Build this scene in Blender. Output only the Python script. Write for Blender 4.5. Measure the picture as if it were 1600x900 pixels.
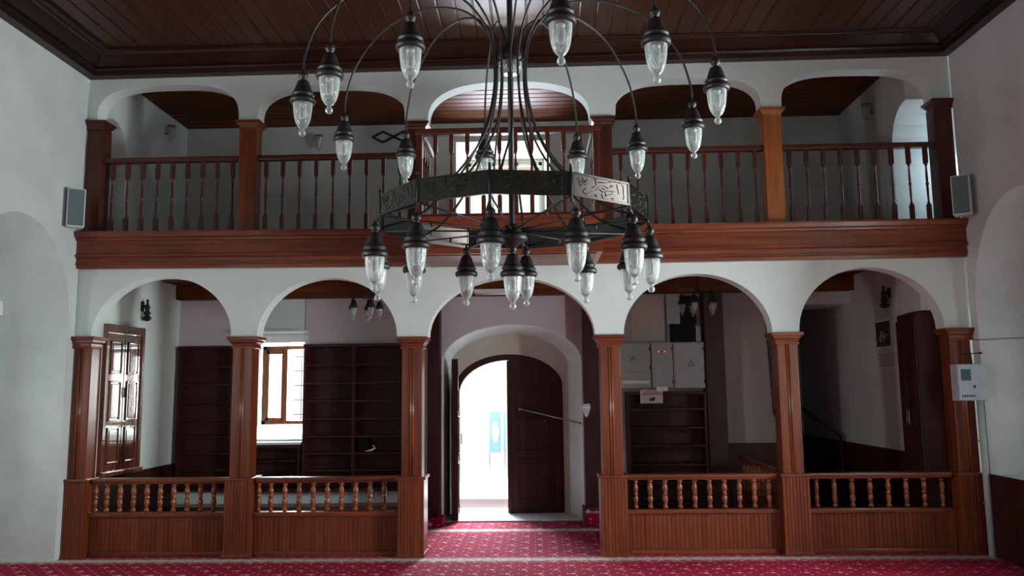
import bpy, bmesh, math, random
from mathutils import Vector, Matrix
from mathutils.geometry import tessellate_polygon
random.seed(7)
PI = math.pi
for o in list(bpy.data.objects): bpy.data.objects.remove(o)
scn = bpy.context.scene
COL = scn.collection

# ------------------------------------------------------------------ camera
FPX, VPX, VPY, ROLL = 1250.0, 840.0, 608.0, -0.015
CAM = Vector((0.0, -8.33, 1.667))
_a = Vector((VPX-800, 450-VPY, -FPX)).normalized()
_u = Vector((math.sin(ROLL), math.cos(ROLL), 0)); _u = (_u-_a*_u.dot(_a)).normalized()
_x = _u.cross(_a) * -1.0
_x = _a.cross(_u)
RWC = Matrix(((_x.x,_a.x,_u.x),(_x.y,_a.y,_u.y),(_x.z,_a.z,_u.z)))     # camera <- world
cd = bpy.data.cameras.new('camera'); cam = bpy.data.objects.new('camera', cd); COL.objects.link(cam)
cd.sensor_width = 36; cd.lens = 36*FPX/1600; cd.clip_start = 0.05; cd.clip_end = 200
cam.matrix_world = Matrix.Translation(CAM) @ RWC.transposed().to_4x4()
scn.camera = cam
def ray(px, py): return RWC.transposed() @ Vector((px-800, 450-py, -FPX))
def atY(px, py, Y=0.0):
    d = ray(px, py); return CAM + d*((Y-CAM.y)/d.y)
def atZ(px, py, Z):
    d = ray(px, py); return CAM + d*((Z-CAM.z)/d.z)
def atX(px, py, X):
    d = ray(px, py); return CAM + d*((X-CAM.x)/d.x)

# ------------------------------------------------------------------ world, light, exposure
vs = scn.view_settings
vs.view_transform = 'Standard'; vs.look = 'None'; vs.gamma = 1; vs.use_curve_mapping = False
vs.exposure = 0.0
scn.cycles.max_bounces = 9; scn.cycles.diffuse_bounces = 5; scn.cycles.glossy_bounces = 4
scn.cycles.transmission_bounces = 6; scn.cycles.transparent_max_bounces = 16
scn.cycles.caustics_reflective = False; scn.cycles.caustics_refractive = False
scn.cycles.sample_clamp_indirect = 4.0
w = bpy.data.worlds.new('sky'); scn.world = w; w.use_nodes = True
bg = w.node_tree.nodes['Background']; bg.inputs[0].default_value = (0.86, 0.94, 1.0, 1); bg.inputs[1].default_value = 2.2
def area(name, loc, target, sx, sy, power, color=(0.9,0.96,1)):
    l = bpy.data.lights.new(name, 'AREA'); l.shape = 'RECTANGLE'; l.size = sx; l.size_y = sy; l.energy = power; l.color = color
    o = bpy.data.objects.new(name, l); COL.objects.link(o); o.location = loc
    o.rotation_euler = (Vector(target)-Vector(loc)).to_track_quat('-Z', 'Z').to_euler()
    return o
# daylight entering through each window (lamps just outside the openings)
area('daylight_niche_right', (5.55,-1.3,1.7), (4.0,-1.3,1.5), 0.6, 1.1, 16, (0.80,0.92,1))
area('daylight_niche_left', (-6.0,-1.3,1.7), (-4.0,-1.3,1.5), 0.6, 1.1, 36, (0.85,0.94,1))
area('daylight_lower_right', (5.35,-2.75,1.75), (4.0,-2.75,1.75), 1.15, 1.7, 900, (0.87,0.96,1))
area('daylight_lower_right_far', (5.35,-6.0,1.75), (4.0,-6.0,1.75), 1.15, 1.7, 60, (0.87,0.96,1))
area('daylight_lower_left', (-5.8,-5.2,1.9), (-4.0,-5.2,1.9), 1.2, 1.7, 320, (0.95,0.97,1))
area('daylight_upper_right', (5.35,-3.9,3.95), (4.0,-3.9,3.9), 1.2, 1.4, 80, (0.98,0.98,1))
area('daylight_upper_right_far', (5.35,-7.6,3.95), (4.0,-7.6,3.9), 1.2, 1.4, 10, (0.97,0.98,1))
area('daylight_upper_left', (-5.8,-5.2,3.95), (-4.0,-5.2,3.9), 1.2, 1.4, 8, (0.85,0.93,1))
area('daylight_front_right', (2.5,-11.6,1.75), (2.5,-10,1.7), 1.2, 1.7, 30, (0.9,0.97,1))
area('daylight_front_left', (-2.5,-11.6,1.75), (-2.5,-10,1.7), 1.2, 1.7, 12, (0.9,0.97,1))
area('daylight_doorway', (-0.6,6.0,3.2), (-0.6,1.2,0.3), 3.0, 1.5, 1700, (0.80,0.86,1))
area('daylight_gallery_window', (-0.42,3.4,3.1), (-0.42,1.4,5.2), 1.2, 0.8, 130, (1.0,0.93,0.85))
area('daylight_aisle_window', (-3.38,3.0,1.78), (-3.5,1.9,1.70), 0.64, 1.0, 120, (0.9,0.96,1))
area('daylight_gallery_right', (4.82,0.42,4.05), (4.0,0.42,4.0), 0.28, 1.0, 14, (0.6,0.82,1))

# ------------------------------------------------------------------ materials
def nt(name):
    m = bpy.data.materials.new(name); m.use_nodes = True
    t = m.node_tree; b = t.nodes['Principled BSDF']; return m, t, b
def N(t, ty, **k):
    n = t.nodes.new(ty)
    for a, v in k.items(): setattr(n, a, v)
    return n
def coords(t, scale=(1,1,1), rnd=True):
    tc = N(t,'ShaderNodeTexCoord'); mp = N(t,'ShaderNodeMapping'); mp.inputs['Scale'].default_value = scale
    if rnd:
        oi = N(t,'ShaderNodeObjectInfo'); mu = N(t,'ShaderNodeMath', operation='MULTIPLY'); mu.inputs[1].default_value = 13.0
        t.links.new(oi.outputs['Random'], mu.inputs[0])
        ad = N(t,'ShaderNodeVectorMath', operation='ADD'); t.links.new(tc.outputs['Object'], ad.inputs[0]); t.links.new(mu.outputs[0], ad.inputs[1])
        t.links.new(ad.outputs[0], mp.inputs['Vector'])
    else: t.links.new(tc.outputs['Object'], mp.inputs['Vector'])
    return mp.outputs[0]
def ramp(t, fac, stops):
    r = N(t,'ShaderNodeValToRGB'); e = r.color_ramp.elements
    while len(e) < len(stops): e.new(0.5)
    for q, (p, c) in zip(e, stops): q.position = p; q.color = (*c, 1)
    t.links.new(fac, r.inputs[0]); return r.outputs[0]
def bump(t, b, h, strength, dist=0.01):
    n = N(t,'ShaderNodeBump'); n.inputs['Strength'].default_value = strength; n.inputs['Distance'].default_value = dist
    t.links.new(h, n.inputs['Height']); t.links.new(n.outputs[0], b.inputs['Normal'])
def noise(t, v, scale, detail=3, rough=0.5, dist=0):
    n = N(t,'ShaderNodeTexNoise'); n.inputs['Scale'].default_value = scale; n.inputs['Detail'].default_value = detail
    n.inputs['Roughness'].default_value = rough; n.inputs['Distortion'].default_value = dist
    t.links.new(v, n.inputs['Vector']); return n.outputs['Fac']
def wood(name, axis, dark, light, rough=0.35, coat=0.3, grain=1.0, knots=False, spec=0.3):
    m, t, b = nt(name); b.inputs['Specular IOR Level'].default_value = spec
    s = [14, 14, 14]; s['XYZ'.index(axis)] = 0.9
    v = coords(t, s)
    f = noise(t, v, 1.2*grain, 5, 0.6, 0.6)
    c = ramp(t, f, [(0.28, dark), (0.5, tuple((a+q)/2 for a, q in zip(dark, light))), (0.72, light)])
    if knots:
        s2 = [5, 5, 5]; s2['XYZ'.index(axis)] = 2.2
        vo = N(t,'ShaderNodeTexVoronoi'); t.links.new(coords(t, s2), vo.inputs['Vector']); vo.inputs['Scale'].default_value = 1.0
        k = ramp(t, vo.outputs['Distance'], [(0.0, (0.25,0.2,0.2)), (0.11, (1,1,1))])
        mx = N(t,'ShaderNodeMix', data_type='RGBA', blend_type='MULTIPLY'); mx.inputs[0].default_value = 0.8
        t.links.new(c, mx.inputs[6]); t.links.new(k, mx.inputs[7]); c = mx.outputs[2]
    t.links.new(c, b.inputs['Base Color'])
    b.inputs['Roughness'].default_value = rough; b.inputs['Coat Weight'].default_value = coat; b.inputs['Coat Roughness'].default_value = 0.18
    bump(t, b, f, 0.12, 0.004)
    return m
def plaster(name, col, spots=0.06, scale=2.5):
    m, t, b = nt(name)
    v = coords(t, rnd=False)
    f = noise(t, v, scale, 5, 0.55)
    lo = tuple(c*(1-spots*2.2) for c in col); hi = tuple(min(1, c*(1+spots)) for c in col)
    t.links.new(ramp(t, f, [(0.3, lo), (0.7, hi)]), b.inputs['Base Color'])
    b.inputs['Roughness'].default_value = 0.85
    bump(t, b, noise(t, v, 14, 4, 0.6), 0.35, 0.012)
    return m
def plain(name, col, rough=0.5, metal=0.0, emit=None, es=1.0):
    m, t, b = nt(name)
    f = noise(t, coords(t), 9, 3)
    t.links.new(ramp(t, f, [(0.3, tuple(c*0.88 for c in col)), (0.7, col)]), b.inputs['Base Color'])
    b.inputs['Roughness'].default_value = rough; b.inputs['Metallic'].default_value = metal
    if emit: b.inputs['Emission Color'].default_value = (*emit, 1); b.inputs['Emission Strength'].default_value = es
    return m
RD, RL = (0.085,0.017,0.007), (0.22,0.050,0.016)
M = {}
M['wood_z'] = wood('red_wood_upright', 'Z', RD, RL, 0.34, 0.15)
M['wood_x'] = wood('red_wood_beam', 'X', (0.070,0.014,0.007), (0.23,0.055,0.019), 0.36, 0.12, knots=True)
M['wood_y'] = wood('red_wood_side', 'Y', RD, RL, 0.34, 0.15)
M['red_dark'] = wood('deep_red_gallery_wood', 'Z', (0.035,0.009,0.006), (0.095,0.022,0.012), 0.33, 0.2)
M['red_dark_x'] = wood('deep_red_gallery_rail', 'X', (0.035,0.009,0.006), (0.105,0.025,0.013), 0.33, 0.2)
M['turned'] = wood('turned_red_pine', 'Z', (0.13,0.032,0.012), (0.32,0.088,0.030), 0.25, 0.5)
M['pine_z'] = wood('amber_pine_upright', 'Z', (0.20,0.055,0.014), (0.46,0.15,0.04), 0.32, 0.2, knots=True)
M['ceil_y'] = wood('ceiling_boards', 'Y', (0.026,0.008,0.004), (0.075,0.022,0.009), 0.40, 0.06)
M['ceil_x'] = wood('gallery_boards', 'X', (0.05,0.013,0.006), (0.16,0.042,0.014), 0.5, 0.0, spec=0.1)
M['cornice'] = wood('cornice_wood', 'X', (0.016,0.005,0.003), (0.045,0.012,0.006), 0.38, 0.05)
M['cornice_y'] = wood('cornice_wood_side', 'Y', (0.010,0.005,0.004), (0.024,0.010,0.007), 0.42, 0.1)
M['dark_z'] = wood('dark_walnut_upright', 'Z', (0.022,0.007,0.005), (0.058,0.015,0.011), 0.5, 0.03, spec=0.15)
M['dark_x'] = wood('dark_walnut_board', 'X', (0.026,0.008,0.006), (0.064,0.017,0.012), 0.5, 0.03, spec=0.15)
M['gloss_shutter'] = wood('varnished_shutter', 'Z', (0.09,0.028,0.016), (0.2,0.06,0.03), 0.16, 1.0)
M['gloss_shutter'].node_tree.nodes['Principled BSDF'].inputs['Coat Roughness'].default_value = 0.03
M['gloss_shutter'].node_tree.nodes['Principled BSDF'].inputs['Coat IOR'].default_value = 1.9
M['bench'] = wood('bench_wood', 'X', (0.05,0.016,0.011), (0.13,0.04,0.024), 0.38, 0.2)
M['plaster'] = plaster('white_plaster', (0.68,0.76,0.71), 0.03)
M['plaster_side'] = plaster('hall_side_plaster', (0.62,0.68,0.65), 0.05)
M['plaster_mauve'] = plaster('mauve_plaster', (0.56,0.49,0.50), 0.04)
M['plaster_beige'] = plaster('beige_plaster', (0.52,0.48,0.42), 0.04)
M['plaster_grey'] = plaster('grey_plaster', (0.50,0.50,0.47), 0.04)
M['bronze'] = plain('dark_bronze', (0.052,0.050,0.047), 0.48, 0.7)
M['panel'] = plain('brass_grey_panel', (0.090,0.084,0.075), 0.20, 1.0)
M['panel_dark'] = plain('blackened_relief', (0.05,0.045,0.035), 0.35, 0.8)
M['black'] = plain('black_plastic', (0.010,0.010,0.011), 0.95)
M['black'].node_tree.nodes['Principled BSDF'].inputs['Specular IOR Level'].default_value = 0.1
M['white'] = plain('white_plastic', (0.8,0.82,0.8), 0.4)
M['bulb'] = plain('white_bulb_glass', (0.92,0.94,0.92), 0.25)
M['grey_box'] = plain('grey_enamel', (0.36,0.38,0.36), 0.45)
M['speaker_box'] = plain('speaker_shell', (0.45,0.52,0.53), 0.5)
M['speaker_frame'] = plain('speaker_frame', (0.62,0.70,0.70), 0.5)
M['grille'] = plain('speaker_grille', (0.13,0.18,0.19), 0.7)
M['screen'] = plain('blue_screen', (0.05,0.09,0.12), 0.2)
M['iron'] = plain('black_iron', (0.02,0.018,0.017), 0.5, 0.5)
M['steel'] = plain('steel_rod', (0.4,0.4,0.4), 0.3, 0.9)
M['paper'] = plain('paper', (0.62,0.60,0.56), 0.8)
M['pink'] = plain('red_print', (0.45,0.12,0.16), 0.7)
M['ink'] = plain('dark_ink', (0.04,0.04,0.045), 0.7)
M['redled'] = plain('red_indicator', (0.5,0.03,0.05), 0.4, 0, (1,0.1,0.15), 1.0)
M['stone'] = plaster('pale_threshold_stone', (0.6,0.62,0.62), 0.05, 6)
M['outside'] = plaster('pale_paving', (0.7,0.7,0.68), 0.05, 3)
M['blue_board'] = plain('pale_blue_board', (0.20,0.38,0.46), 0.6)
M['trim_brown'] = plain('brown_edging', (0.06,0.03,0.02), 0.6)
M['tan'] = plain('tan_eaves', (0.55,0.36,0.2), 0.7)
def glassmat(name, tint, opac):
    m = bpy.data.materials.new(name); m.use_nodes = True; t = m.node_tree; t.nodes.clear()
    out = N(t,'ShaderNodeOutputMaterial'); tr = N(t,'ShaderNodeBsdfTransparent'); tl = N(t,'ShaderNodeBsdfTranslucent'); df = N(t,'ShaderNodeBsdfDiffuse')
    gl = N(t,'ShaderNodeBsdfGlossy'); gl.inputs['Roughness'].default_value = 0.12; gl.inputs['Color'].default_value = (1,1,1,1)
    tr.inputs[0].default_value = (0.93,0.97,0.95,1); tl.inputs[0].default_value = (*tint,1); df.inputs[0].default_value = (*tint,1)
    v = coords(t)
    vo = N(t,'ShaderNodeTexVoronoi', feature='DISTANCE_TO_EDGE'); vo.inputs['Scale'].default_value = 95; t.links.new(v, vo.inputs['Vector'])
    bp = N(t,'ShaderNodeBump'); bp.inputs['Strength'].default_value = 0.7; bp.inputs['Distance'].default_value = 0.004; t.links.new(vo.outputs['Distance'], bp.inputs['Height'])
    for s in (gl, df): t.links.new(bp.outputs[0], s.inputs['Normal'])
    a = N(t,'ShaderNodeMixShader'); a.inputs[0].default_value = 0.5; t.links.new(tl.outputs[0], a.inputs[1]); t.links.new(df.outputs[0], a.inputs[2])
    b = N(t,'ShaderNodeMixShader'); t.links.new(tr.outputs[0], b.inputs[1]); t.links.new(a.outputs[0], b.inputs[2])
    lw = N(t,'ShaderNodeLayerWeight'); lw.inputs[0].default_value = 0.35
    mm = N(t,'ShaderNodeMath', operation='MULTIPLY_ADD'); mm.inputs[1].default_value = 0.75; mm.inputs[2].default_value = opac; mm.use_clamp = True
    t.links.new(lw.outputs['Facing'], mm.inputs[0])
    cr = ramp(t, vo.outputs['Distance'], [(0.0,(1,1,1)),(0.35,(0,0,0))]); m3 = N(t,'ShaderNodeMath', operation='MULTIPLY_ADD'); m3.inputs[1].default_value = 0.22; m3.use_clamp = True
    t.links.new(cr, m3.inputs[0]); t.links.new(mm.outputs[0], m3.inputs[2]); t.links.new(m3.outputs[0], b.inputs[0])
    c = N(t,'ShaderNodeMixShader'); t.links.new(lw.outputs['Fresnel'], c.inputs[0]); t.links.new(b.outputs[0], c.inputs[1]); t.links.new(gl.outputs[0], c.inputs[2])
    t.links.new(c.outputs[0], out.inputs[0]); return m
M['glass'] = glassmat('crackled_glass', (0.90,1.0,0.96), 0.17)
M['glass_clear'] = glassmat('clear_lamp_glass', (0.9,0.95,0.95), 0.12)
def pane():
    m = bpy.data.materials.new('window_glass'); m.use_nodes = True; t = m.node_tree; t.nodes.clear()
    out = N(t,'ShaderNodeOutputMaterial'); tr = N(t,'ShaderNodeBsdfTransparent'); gl = N(t,'ShaderNodeBsdfGlossy'); gl.inputs['Roughness'].default_value = 0.03
    mx = N(t,'ShaderNodeMixShader'); mx.inputs[0].default_value = 0.06
    t.links.new(tr.outputs[0], mx.inputs[1]); t.links.new(gl.outputs[0], mx.inputs[2]); t.links.new(mx.outputs[0], out.inputs[0]); return m
M['pane'] = pane()
def carpet():
    m, t, b = nt('red_patterned_carpet')
    tc = N(t,'ShaderNodeTexCoord'); sx = N(t,'ShaderNodeSeparateXYZ'); t.links.new(tc.outputs['Object'], sx.inputs[0])
    def mt(op, a, c=None, d=None):
        n = N(t,'ShaderNodeMath', operation=op)
        for i, v in enumerate((a, c, d)):
            if v is None: continue
            if isinstance(v, (int, float)): n.inputs[i].default_value = v
            else: t.links.new(v, n.inputs[i])
        return n.outputs[0]
    X, Y = sx.outputs[0], sx.outputs[1]
    Z = sx.outputs[2]
    Y = mt('SUBTRACT', Y, Z)                      # carpet folds down the step riser
    def lattice(cx, cy, ox, oy):
        yy = mt('DIVIDE', mt('ADD', Y, oy), cy); row = mt('FLOOR', yy)
        xx = mt('ADD', mt('DIVIDE', mt('ADD', X, ox), cx), mt('MULTIPLY', row, 0.5))
        u = mt('MULTIPLY', mt('SUBTRACT', mt('FRACT', xx), 0.5), cx); v = mt('MULTIPLY', mt('SUBTRACT', mt('FRACT', yy), 0.5), cy)
        return mt('ABSOLUTE', u), v
    u, v = lattice(0.30, 0.17, 0, 0)
    # stepped triangle motif
    tri = mt('LESS_THAN', mt('ADD', mt('MULTIPLY', u, 0.8), mt('ABSOLUTE', mt('ADD', v, 0.008))), 0.026)
    u2, v2 = lattice(0.15, 0.085, 0.05, 0.0425)
    dot = mt('LESS_THAN', mt('ADD', u2, mt('ABSOLUTE', v2)), 0.014)
    u3, v3 = lattice(0.25, 0.17, 0, 0.045)
    d3 = mt('LESS_THAN', mt('ADD', u3, mt('ABSOLUTE', v3)), 0.010)
    pat = mt('MAXIMUM', mt('MAXIMUM', tri, dot), d3)
    fz = noise(t, tc.outputs['Object'], 60, 3)
    red = ramp(t, noise(t, tc.outputs['Object'], 1.3, 3), [(0.3, (0.27,0.004,0.030)), (0.7, (0.37,0.006,0.045))])
    mx = N(t,'ShaderNodeMix', data_type='RGBA'); t.links.new(mt('MULTIPLY', pat, mt('ADD', fz, 0.35)), mx.inputs[0])
    t.links.new(red, mx.inputs[6]); mx.inputs[7].default_value = (0.80,0.50,0.50,1)
    # cream border bands, one per prayer row
    def band(yc, hw, sc):
        e = mt('MULTIPLY', mt('ABSOLUTE', mt('SINE', mt('MULTIPLY', X, 24.0))), sc)
        d = mt('ABSOLUTE', mt('SUBTRACT', Y, yc))
        return mt('LESS_THAN', mt('ADD', d, e), hw), mt('LESS_THAN', mt('ABSOLUTE', mt('SUBTRACT', d, hw+0.035)), 0.012)
    bands = []; lines = []
    for yc in (1.50, -0.15, -1.75, -3.35, -4.95):
        q, l = band(yc, 0.085, 0.022); bands.append(q); lines.append(l)
    bb = bands[0]; ll = lines[0]
    for q in bands[1:]: bb = mt('MAXIMUM', bb, q)
    for q in lines[1:]: ll = mt('MAXIMUM', ll, q)
    m2 = N(t,'ShaderNodeMix', data_type='RGBA'); t.links.new(mt('MULTIPLY', ll, 0.45), m2.inputs[0]); t.links.new(mx.outputs[2], m2.inputs[6]); m2.inputs[7].default_value = (0.55,0.42,0.36,1)
    m3 = N(t,'ShaderNodeMix', data_type='RGBA'); t.links.new(bb, m3.inputs[0]); t.links.new(m2.outputs[2], m3.inputs[6])
    t.links.new(ramp(t, noise(t, tc.outputs['Object'], 22, 4), [(0.35,(0.42,0.30,0.27)), (0.6,(0.66,0.60,0.54))]), m3.inputs[7])
    t.links.new(m3.outputs[2], b.inputs['Base Color']); b.inputs['Roughness'].default_value = 0.95
    b.inputs['Specular IOR Level'].default_value = 0.2
    bump(t, b, noise(t, tc.outputs['Object'], 180, 2), 0.5, 0.006)
    return m
M['carpet'] = carpet()

# ------------------------------------------------------------------ mesh helpers
class MB:
    lim = None
    def __init__(s): s.v = []; s.f = []; s.sm = []
    def add(s, vs, fs, smooth=False):
        o = len(s.v); s.v += [Vector(q) for q in vs]
        for f in fs: s.f.append([i+o for i in f]); s.sm.append(smooth)
        return s
    def box(s, x0, x1, y0, y1, z0, z1):
        if x0 > x1: x0, x1 = x1, x0
        if y0 > y1: y0, y1 = y1, y0
        if z0 > z1: z0, z1 = z1, z0
        vs = [(x,y,z) for x in (x0,x1) for y in (y0,y1) for z in (z0,z1)]
        return s.add(vs, [(0,1,3,2),(4,6,7,5),(0,4,5,1),(2,3,7,6),(0,2,6,4),(1,5,7,3)])
    def bbox(s, x0, x1, y0, y1, z0, z1, b=0.006):            # box with chamfered edges
        x0, x1 = sorted((x0,x1)); y0, y1 = sorted((y0,y1)); z0, z1 = sorted((z0,z1))
        b = min(b, (x1-x0)*.45, (y1-y0)*.45, (z1-z0)*.45)
        bm = bmesh.new(); bmesh.ops.create_cube(bm, size=1)
        for v in bm.verts: v.co = Vector(((x0+x1)/2+v.co.x*(x1-x0), (y0+y1)/2+v.co.y*(y1-y0), (z0+z1)/2+v.co.z*(z1-z0)))
        bmesh.ops.bevel(bm, geom=bm.edges[:], offset=b, segments=2, affect='EDGES', profile=0.6)
        bm.verts.index_update(); s.add([v.co.copy() for v in bm.verts], [[v.index for v in f.verts] for f in bm.faces]); bm.free(); return s
    def lathe(s, prof, c=(0,0,0), seg=16, flute=0, smooth=True):
        cx, cy, cz = c; n = len(prof); vs = []; fs = []
        for r, z in prof:
            for k in range(seg):
                a = 2*PI*k/seg; rr = r*(1+(flute if k % 2 else 0)); vs.append((cx+rr*math.cos(a), cy+rr*math.sin(a), cz+z))
        for i in range(n-1):
            for k in range(seg):
                k2 = (k+1) % seg; fs.append((i*seg+k, i*seg+k2, (i+1)*seg+k2, (i+1)*seg+k))
        if prof[0][0] > 1e-5: fs.append(tuple(range(seg))[::-1])
        if prof[-1][0] > 1e-5: fs.append(tuple((n-1)*seg+k for k in range(seg)))
        return s.add(vs, fs, smooth)
    def square_lathe(s, prof, c=(0,0,0), depth=1.0):         # stacked square sections: (half width, z)
        cx, cy, cz = c; vs = []; fs = []
        for r, z in prof: vs += [(cx-r,cy-r*depth,cz+z),(cx+r,cy-r*depth,cz+z),(cx+r,cy+r*depth,cz+z),(cx-r,cy+r*depth,cz+z)]
        n = len(prof)
        for i in range(n-1):
            for k in range(4): fs.append((i*4+k, i*4+(k+1)%4, (i+1)*4+(k+1)%4, (i+1)*4+k))
        fs.append((3,2,1,0)); fs.append(tuple((n-1)*4+k for k in range(4)))
        return s.add(vs, fs)
    def tube(s, pts, r, seg=8, caps=True):
        pts = [Vector(p) for p in pts]; n = len(pts); vs = []; fs = []; up = None
        rs = r if isinstance(r, (list, tuple)) else [r]*n
        for i, p in enumerate(pts):
            d = (pts[min(i+1,n-1)]-pts[max(i-1,0)]).normalized()
            if up is None: up = Vector((0,0,1)) if abs(d.z) < 0.9 else Vector((1,0,0))
            a = d.cross(up)
            if a.length < 1e-4: a = d.cross(Vector((0,1,0)))
            a.normalize(); b = a.cross(d).normalized(); up = b
            for k in range(seg):
                t = 2*PI*k/seg; vs.append(p+(a*math.cos(t)+b*math.sin(t))*rs[i])
        for i in range(n-1):
            for k in range(seg): fs.append((i*seg+k, i*seg+(k+1)%seg, (i+1)*seg+(k+1)%seg, (i+1)*seg+k))
        if caps: fs.append(tuple(range(seg))[::-1]); fs.append(tuple((n-1)*seg+k for k in range(seg)))
        return s.add(vs, fs, True)
    def prism(s, outer, a0, a1, ax='Y', holes=(), holes_b=None):
        """2D outline (u,v) extruded along an axis: ax Y -> (u,a,v); ax X -> (a,u,v); ax Z -> (u,v,a). holes_b: hole outlines on the far side."""
        def P(u, v, a): return {'Y':(u,a,v),'X':(a,u,v),'Z':(u,v,a)}[ax]
        def area2(p): return sum(p[i][0]*p[(i+1)%len(p)][1]-p[(i+1)%len(p)][0]*p[i][1] for i in range(len(p)))
        loops = [list(outer)]+[list(h) for h in holes]; loops_b = [list(outer)]+[list(h) for h in (holes_b or holes)]
        for i in range(len(loops)):
            if (area2(loops[i]) > 0) != (i == 0): loops[i].reverse(); loops_b[i].reverse()
        base = len(s.v)
        for L, a in ((loops, a0), (loops_b, a1)):
            tri = tessellate_polygon([[Vector((u,v,0)) for u, v in l] for l in L])
            flat = [q for l in L for q in l]; s.add([P(u,v,a) for u, v in flat], [tuple(tr) for tr in tri])
        n = sum(len(l) for l in loops); o = 0
        for l in loops:
            for i in range(len(l)):
                j = (i+1) % len(l); s.f.append([base+o+i, base+o+j, base+n+o+j, base+n+o+i]); s.sm.append(False)
            o += len(l)
        return s
    def build(s, name, mat, parent=None, origin=None, smooth=None, rec=True):
        if origin is None: origin = WORLD[parent.name] if parent is not None else Vector((0,0,0))
        origin = Vector(origin)
        if MB.lim:
            for v in s.v: v.x = min(max(v.x, MB.lim[0]), MB.lim[1])
        me = bpy.data.meshes.new(name); me.from_pydata([tuple(v-origin) for v in s.v], [], s.f)
        for p, q in zip(me.polygons, s.sm): p.use_smooth = q if smooth is None else smooth
        if rec:
            bm = bmesh.new(); bm.from_mesh(me); bmesh.ops.recalc_face_normals(bm, faces=bm.faces); bm.to_mesh(me); bm.free()
        me.materials.append(M[mat] if isinstance(mat, str) else mat)
        ob = bpy.data.objects.new(name, me); COL.objects.link(ob)
        if parent is not None: ob.parent = parent; ob.location = origin-WORLD[parent.name]
        else: ob.location = origin
        WORLD[ob.name] = origin
        return ob
WORLD = {}
def thing(name, label, cat, loc=(0,0,0), group=None):
    o = bpy.data.objects.new(name, None); COL.objects.link(o); o.empty_display_size = 0.1
    o.location = loc; o['label'] = label; o['category'] = cat
    if group: o['group'] = group
    WORLD[o.name] = Vector(loc); return o
def tag(o, label, cat, group=None):
    o['label'] = label; o['category'] = cat
    if group: o['group'] = group
    return o
def struct(mb, name, mat, origin=(0,0,0), **k):
    o = mb.build(name, mat, None, origin, **k); o['kind'] = 'structure'; return o
def copy_tree(o, parent=None):
    c = o.copy(); COL.objects.link(c)
    WORLD[c.name] = WORLD[o.name]
    if parent is not None: c.parent = parent
    for ch in [q for q in o.children if q.name != c.name]: copy_tree(ch, c)
    return c
def arch(u0, u1, v0, vs_, vc, n=20, pw=2.0):                 # door-shaped outline, super-elliptic head
    c, h = (u0+u1)/2, (u1-u0)/2; pts = [(u0, v0)]
    for i in range(n+1):
        a = PI-PI*i/n; ca, sa = math.cos(a), math.sin(a)
        pts.append((c+h*math.copysign(abs(ca)**(2/pw), ca), vs_+(vc-vs_)*abs(sa)**(2/pw)))
    pts.append((u1, v0)); return pts
def rect(u0, u1, v0, v1): return [(u0,v0),(u1,v0),(u1,v1),(u0,v1)]

# ================================================================== STRUCTURE
XL, XR, AXL, AXR = -4.90, 4.45, -4.72, 4.06           # hall walls, aisle / gallery walls
YB = 2.10                                             # face of the entrance wall
ZC = 5.312; ZG = 5.24                                  # hall ceiling, gallery ceiling
# floor
f = MB(); f.box(-5.9, 5.3, -11.2, 2.14, -0.12, 0.0); struct(f, 'floor', 'carpet')
f = MB(); f.box(AXL, AXR+0.9, 2.13, 4.3, -0.12, -0.002); struct(f, 'floor.001', 'dark_x')
# threshold of the entrance
f = MB(); f.box(-1.3, 0.60, 2.10, 3.2, -0.10, 0.015); struct(f, 'trim_1', 'stone')
# hall side walls with window niches
lh = [arch(-1.76,-0.14,0.0,2.45,3.40)[0:]]
left_holes = [rect(-5.8,-4.6,1.0,2.8), rect(-5.8,-4.6,3.25,4.65)]
right_holes = [arch(-1.76,-0.13,0.78,2.45,3.48), rect(-3.35,-2.15,0.9,2.65), rect(-6.6,-5.4,0.9,2.65), rect(-4.5,-3.3,3.25,4.65), rect(-8.2,-7.0,3.25,4.65)]
struct(MB().prism([(-11.2,0),(-11.2,5.5),(0,5.5),(0,0)]+arch(-1.76,-0.13,0.0,2.45,3.40,24)[::-1], XL, XL-0.85, 'X', left_holes), 'wall_left', 'plaster_side')
struct(MB().prism(rect(-11.2,0.0,0,5.5), XR, XR+0.85, 'X', right_holes), 'wall_right', 'plaster_side')
nl = [(0.53,4.25),(0.52,4.40),(0.47,4.55),(0.40,4.66),(0.31,4.72),(0.212,4.74)]
struct(MB().prism([(2.9,0),(2.9,5.5),(0.212,5.5)]+nl[::-1]+[(0.53,3.34),(0.212,3.34),(0.212,0)], AXL, AXL-0.85, 'X'), 'wall_left.001', 'plaster')
struct(MB().box(AXL-0.90, AXL-0.60, 0.0, 0.6, 3.3, 4.8), 'wall_left_niche_block', 'plaster_grey')  # unseen slab added to shut sky light out of the gallery niche
struct(MB().prism(rect(0.0,0.7,3.3,4.85), AXR+0.801, AXR+0.9, 'X', [rect(0.28,0.56,3.5,4.6)]), 'wall_right.003', 'plaster')
nr = [(0.60,4.30),(0.585,4.45),(0.53,4.58),(0.44,4.68),(0.33,4.74),(0.212,4.76)]
struct(MB().prism([(4.4,0),(4.4,5.5),(0.212,5.5)]+nr[::-1]+[(0.60,3.36),(0.212,3.36),(0.212,2.45),(0.70,2.45),(0.70,0)], AXR, AXR+0.8, 'X'), 'wall_right.001', 'plaster_grey')
struct(MB().prism(rect(XL-0.85, XR+0.85, 0, 5.5), -11.5, -11.2, 'Y', [rect(-3.1,-1.9,0.9,2.6), rect(1.9,3.1,0.9,2.6)]), 'wall_front', 'plaster_side')
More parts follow.
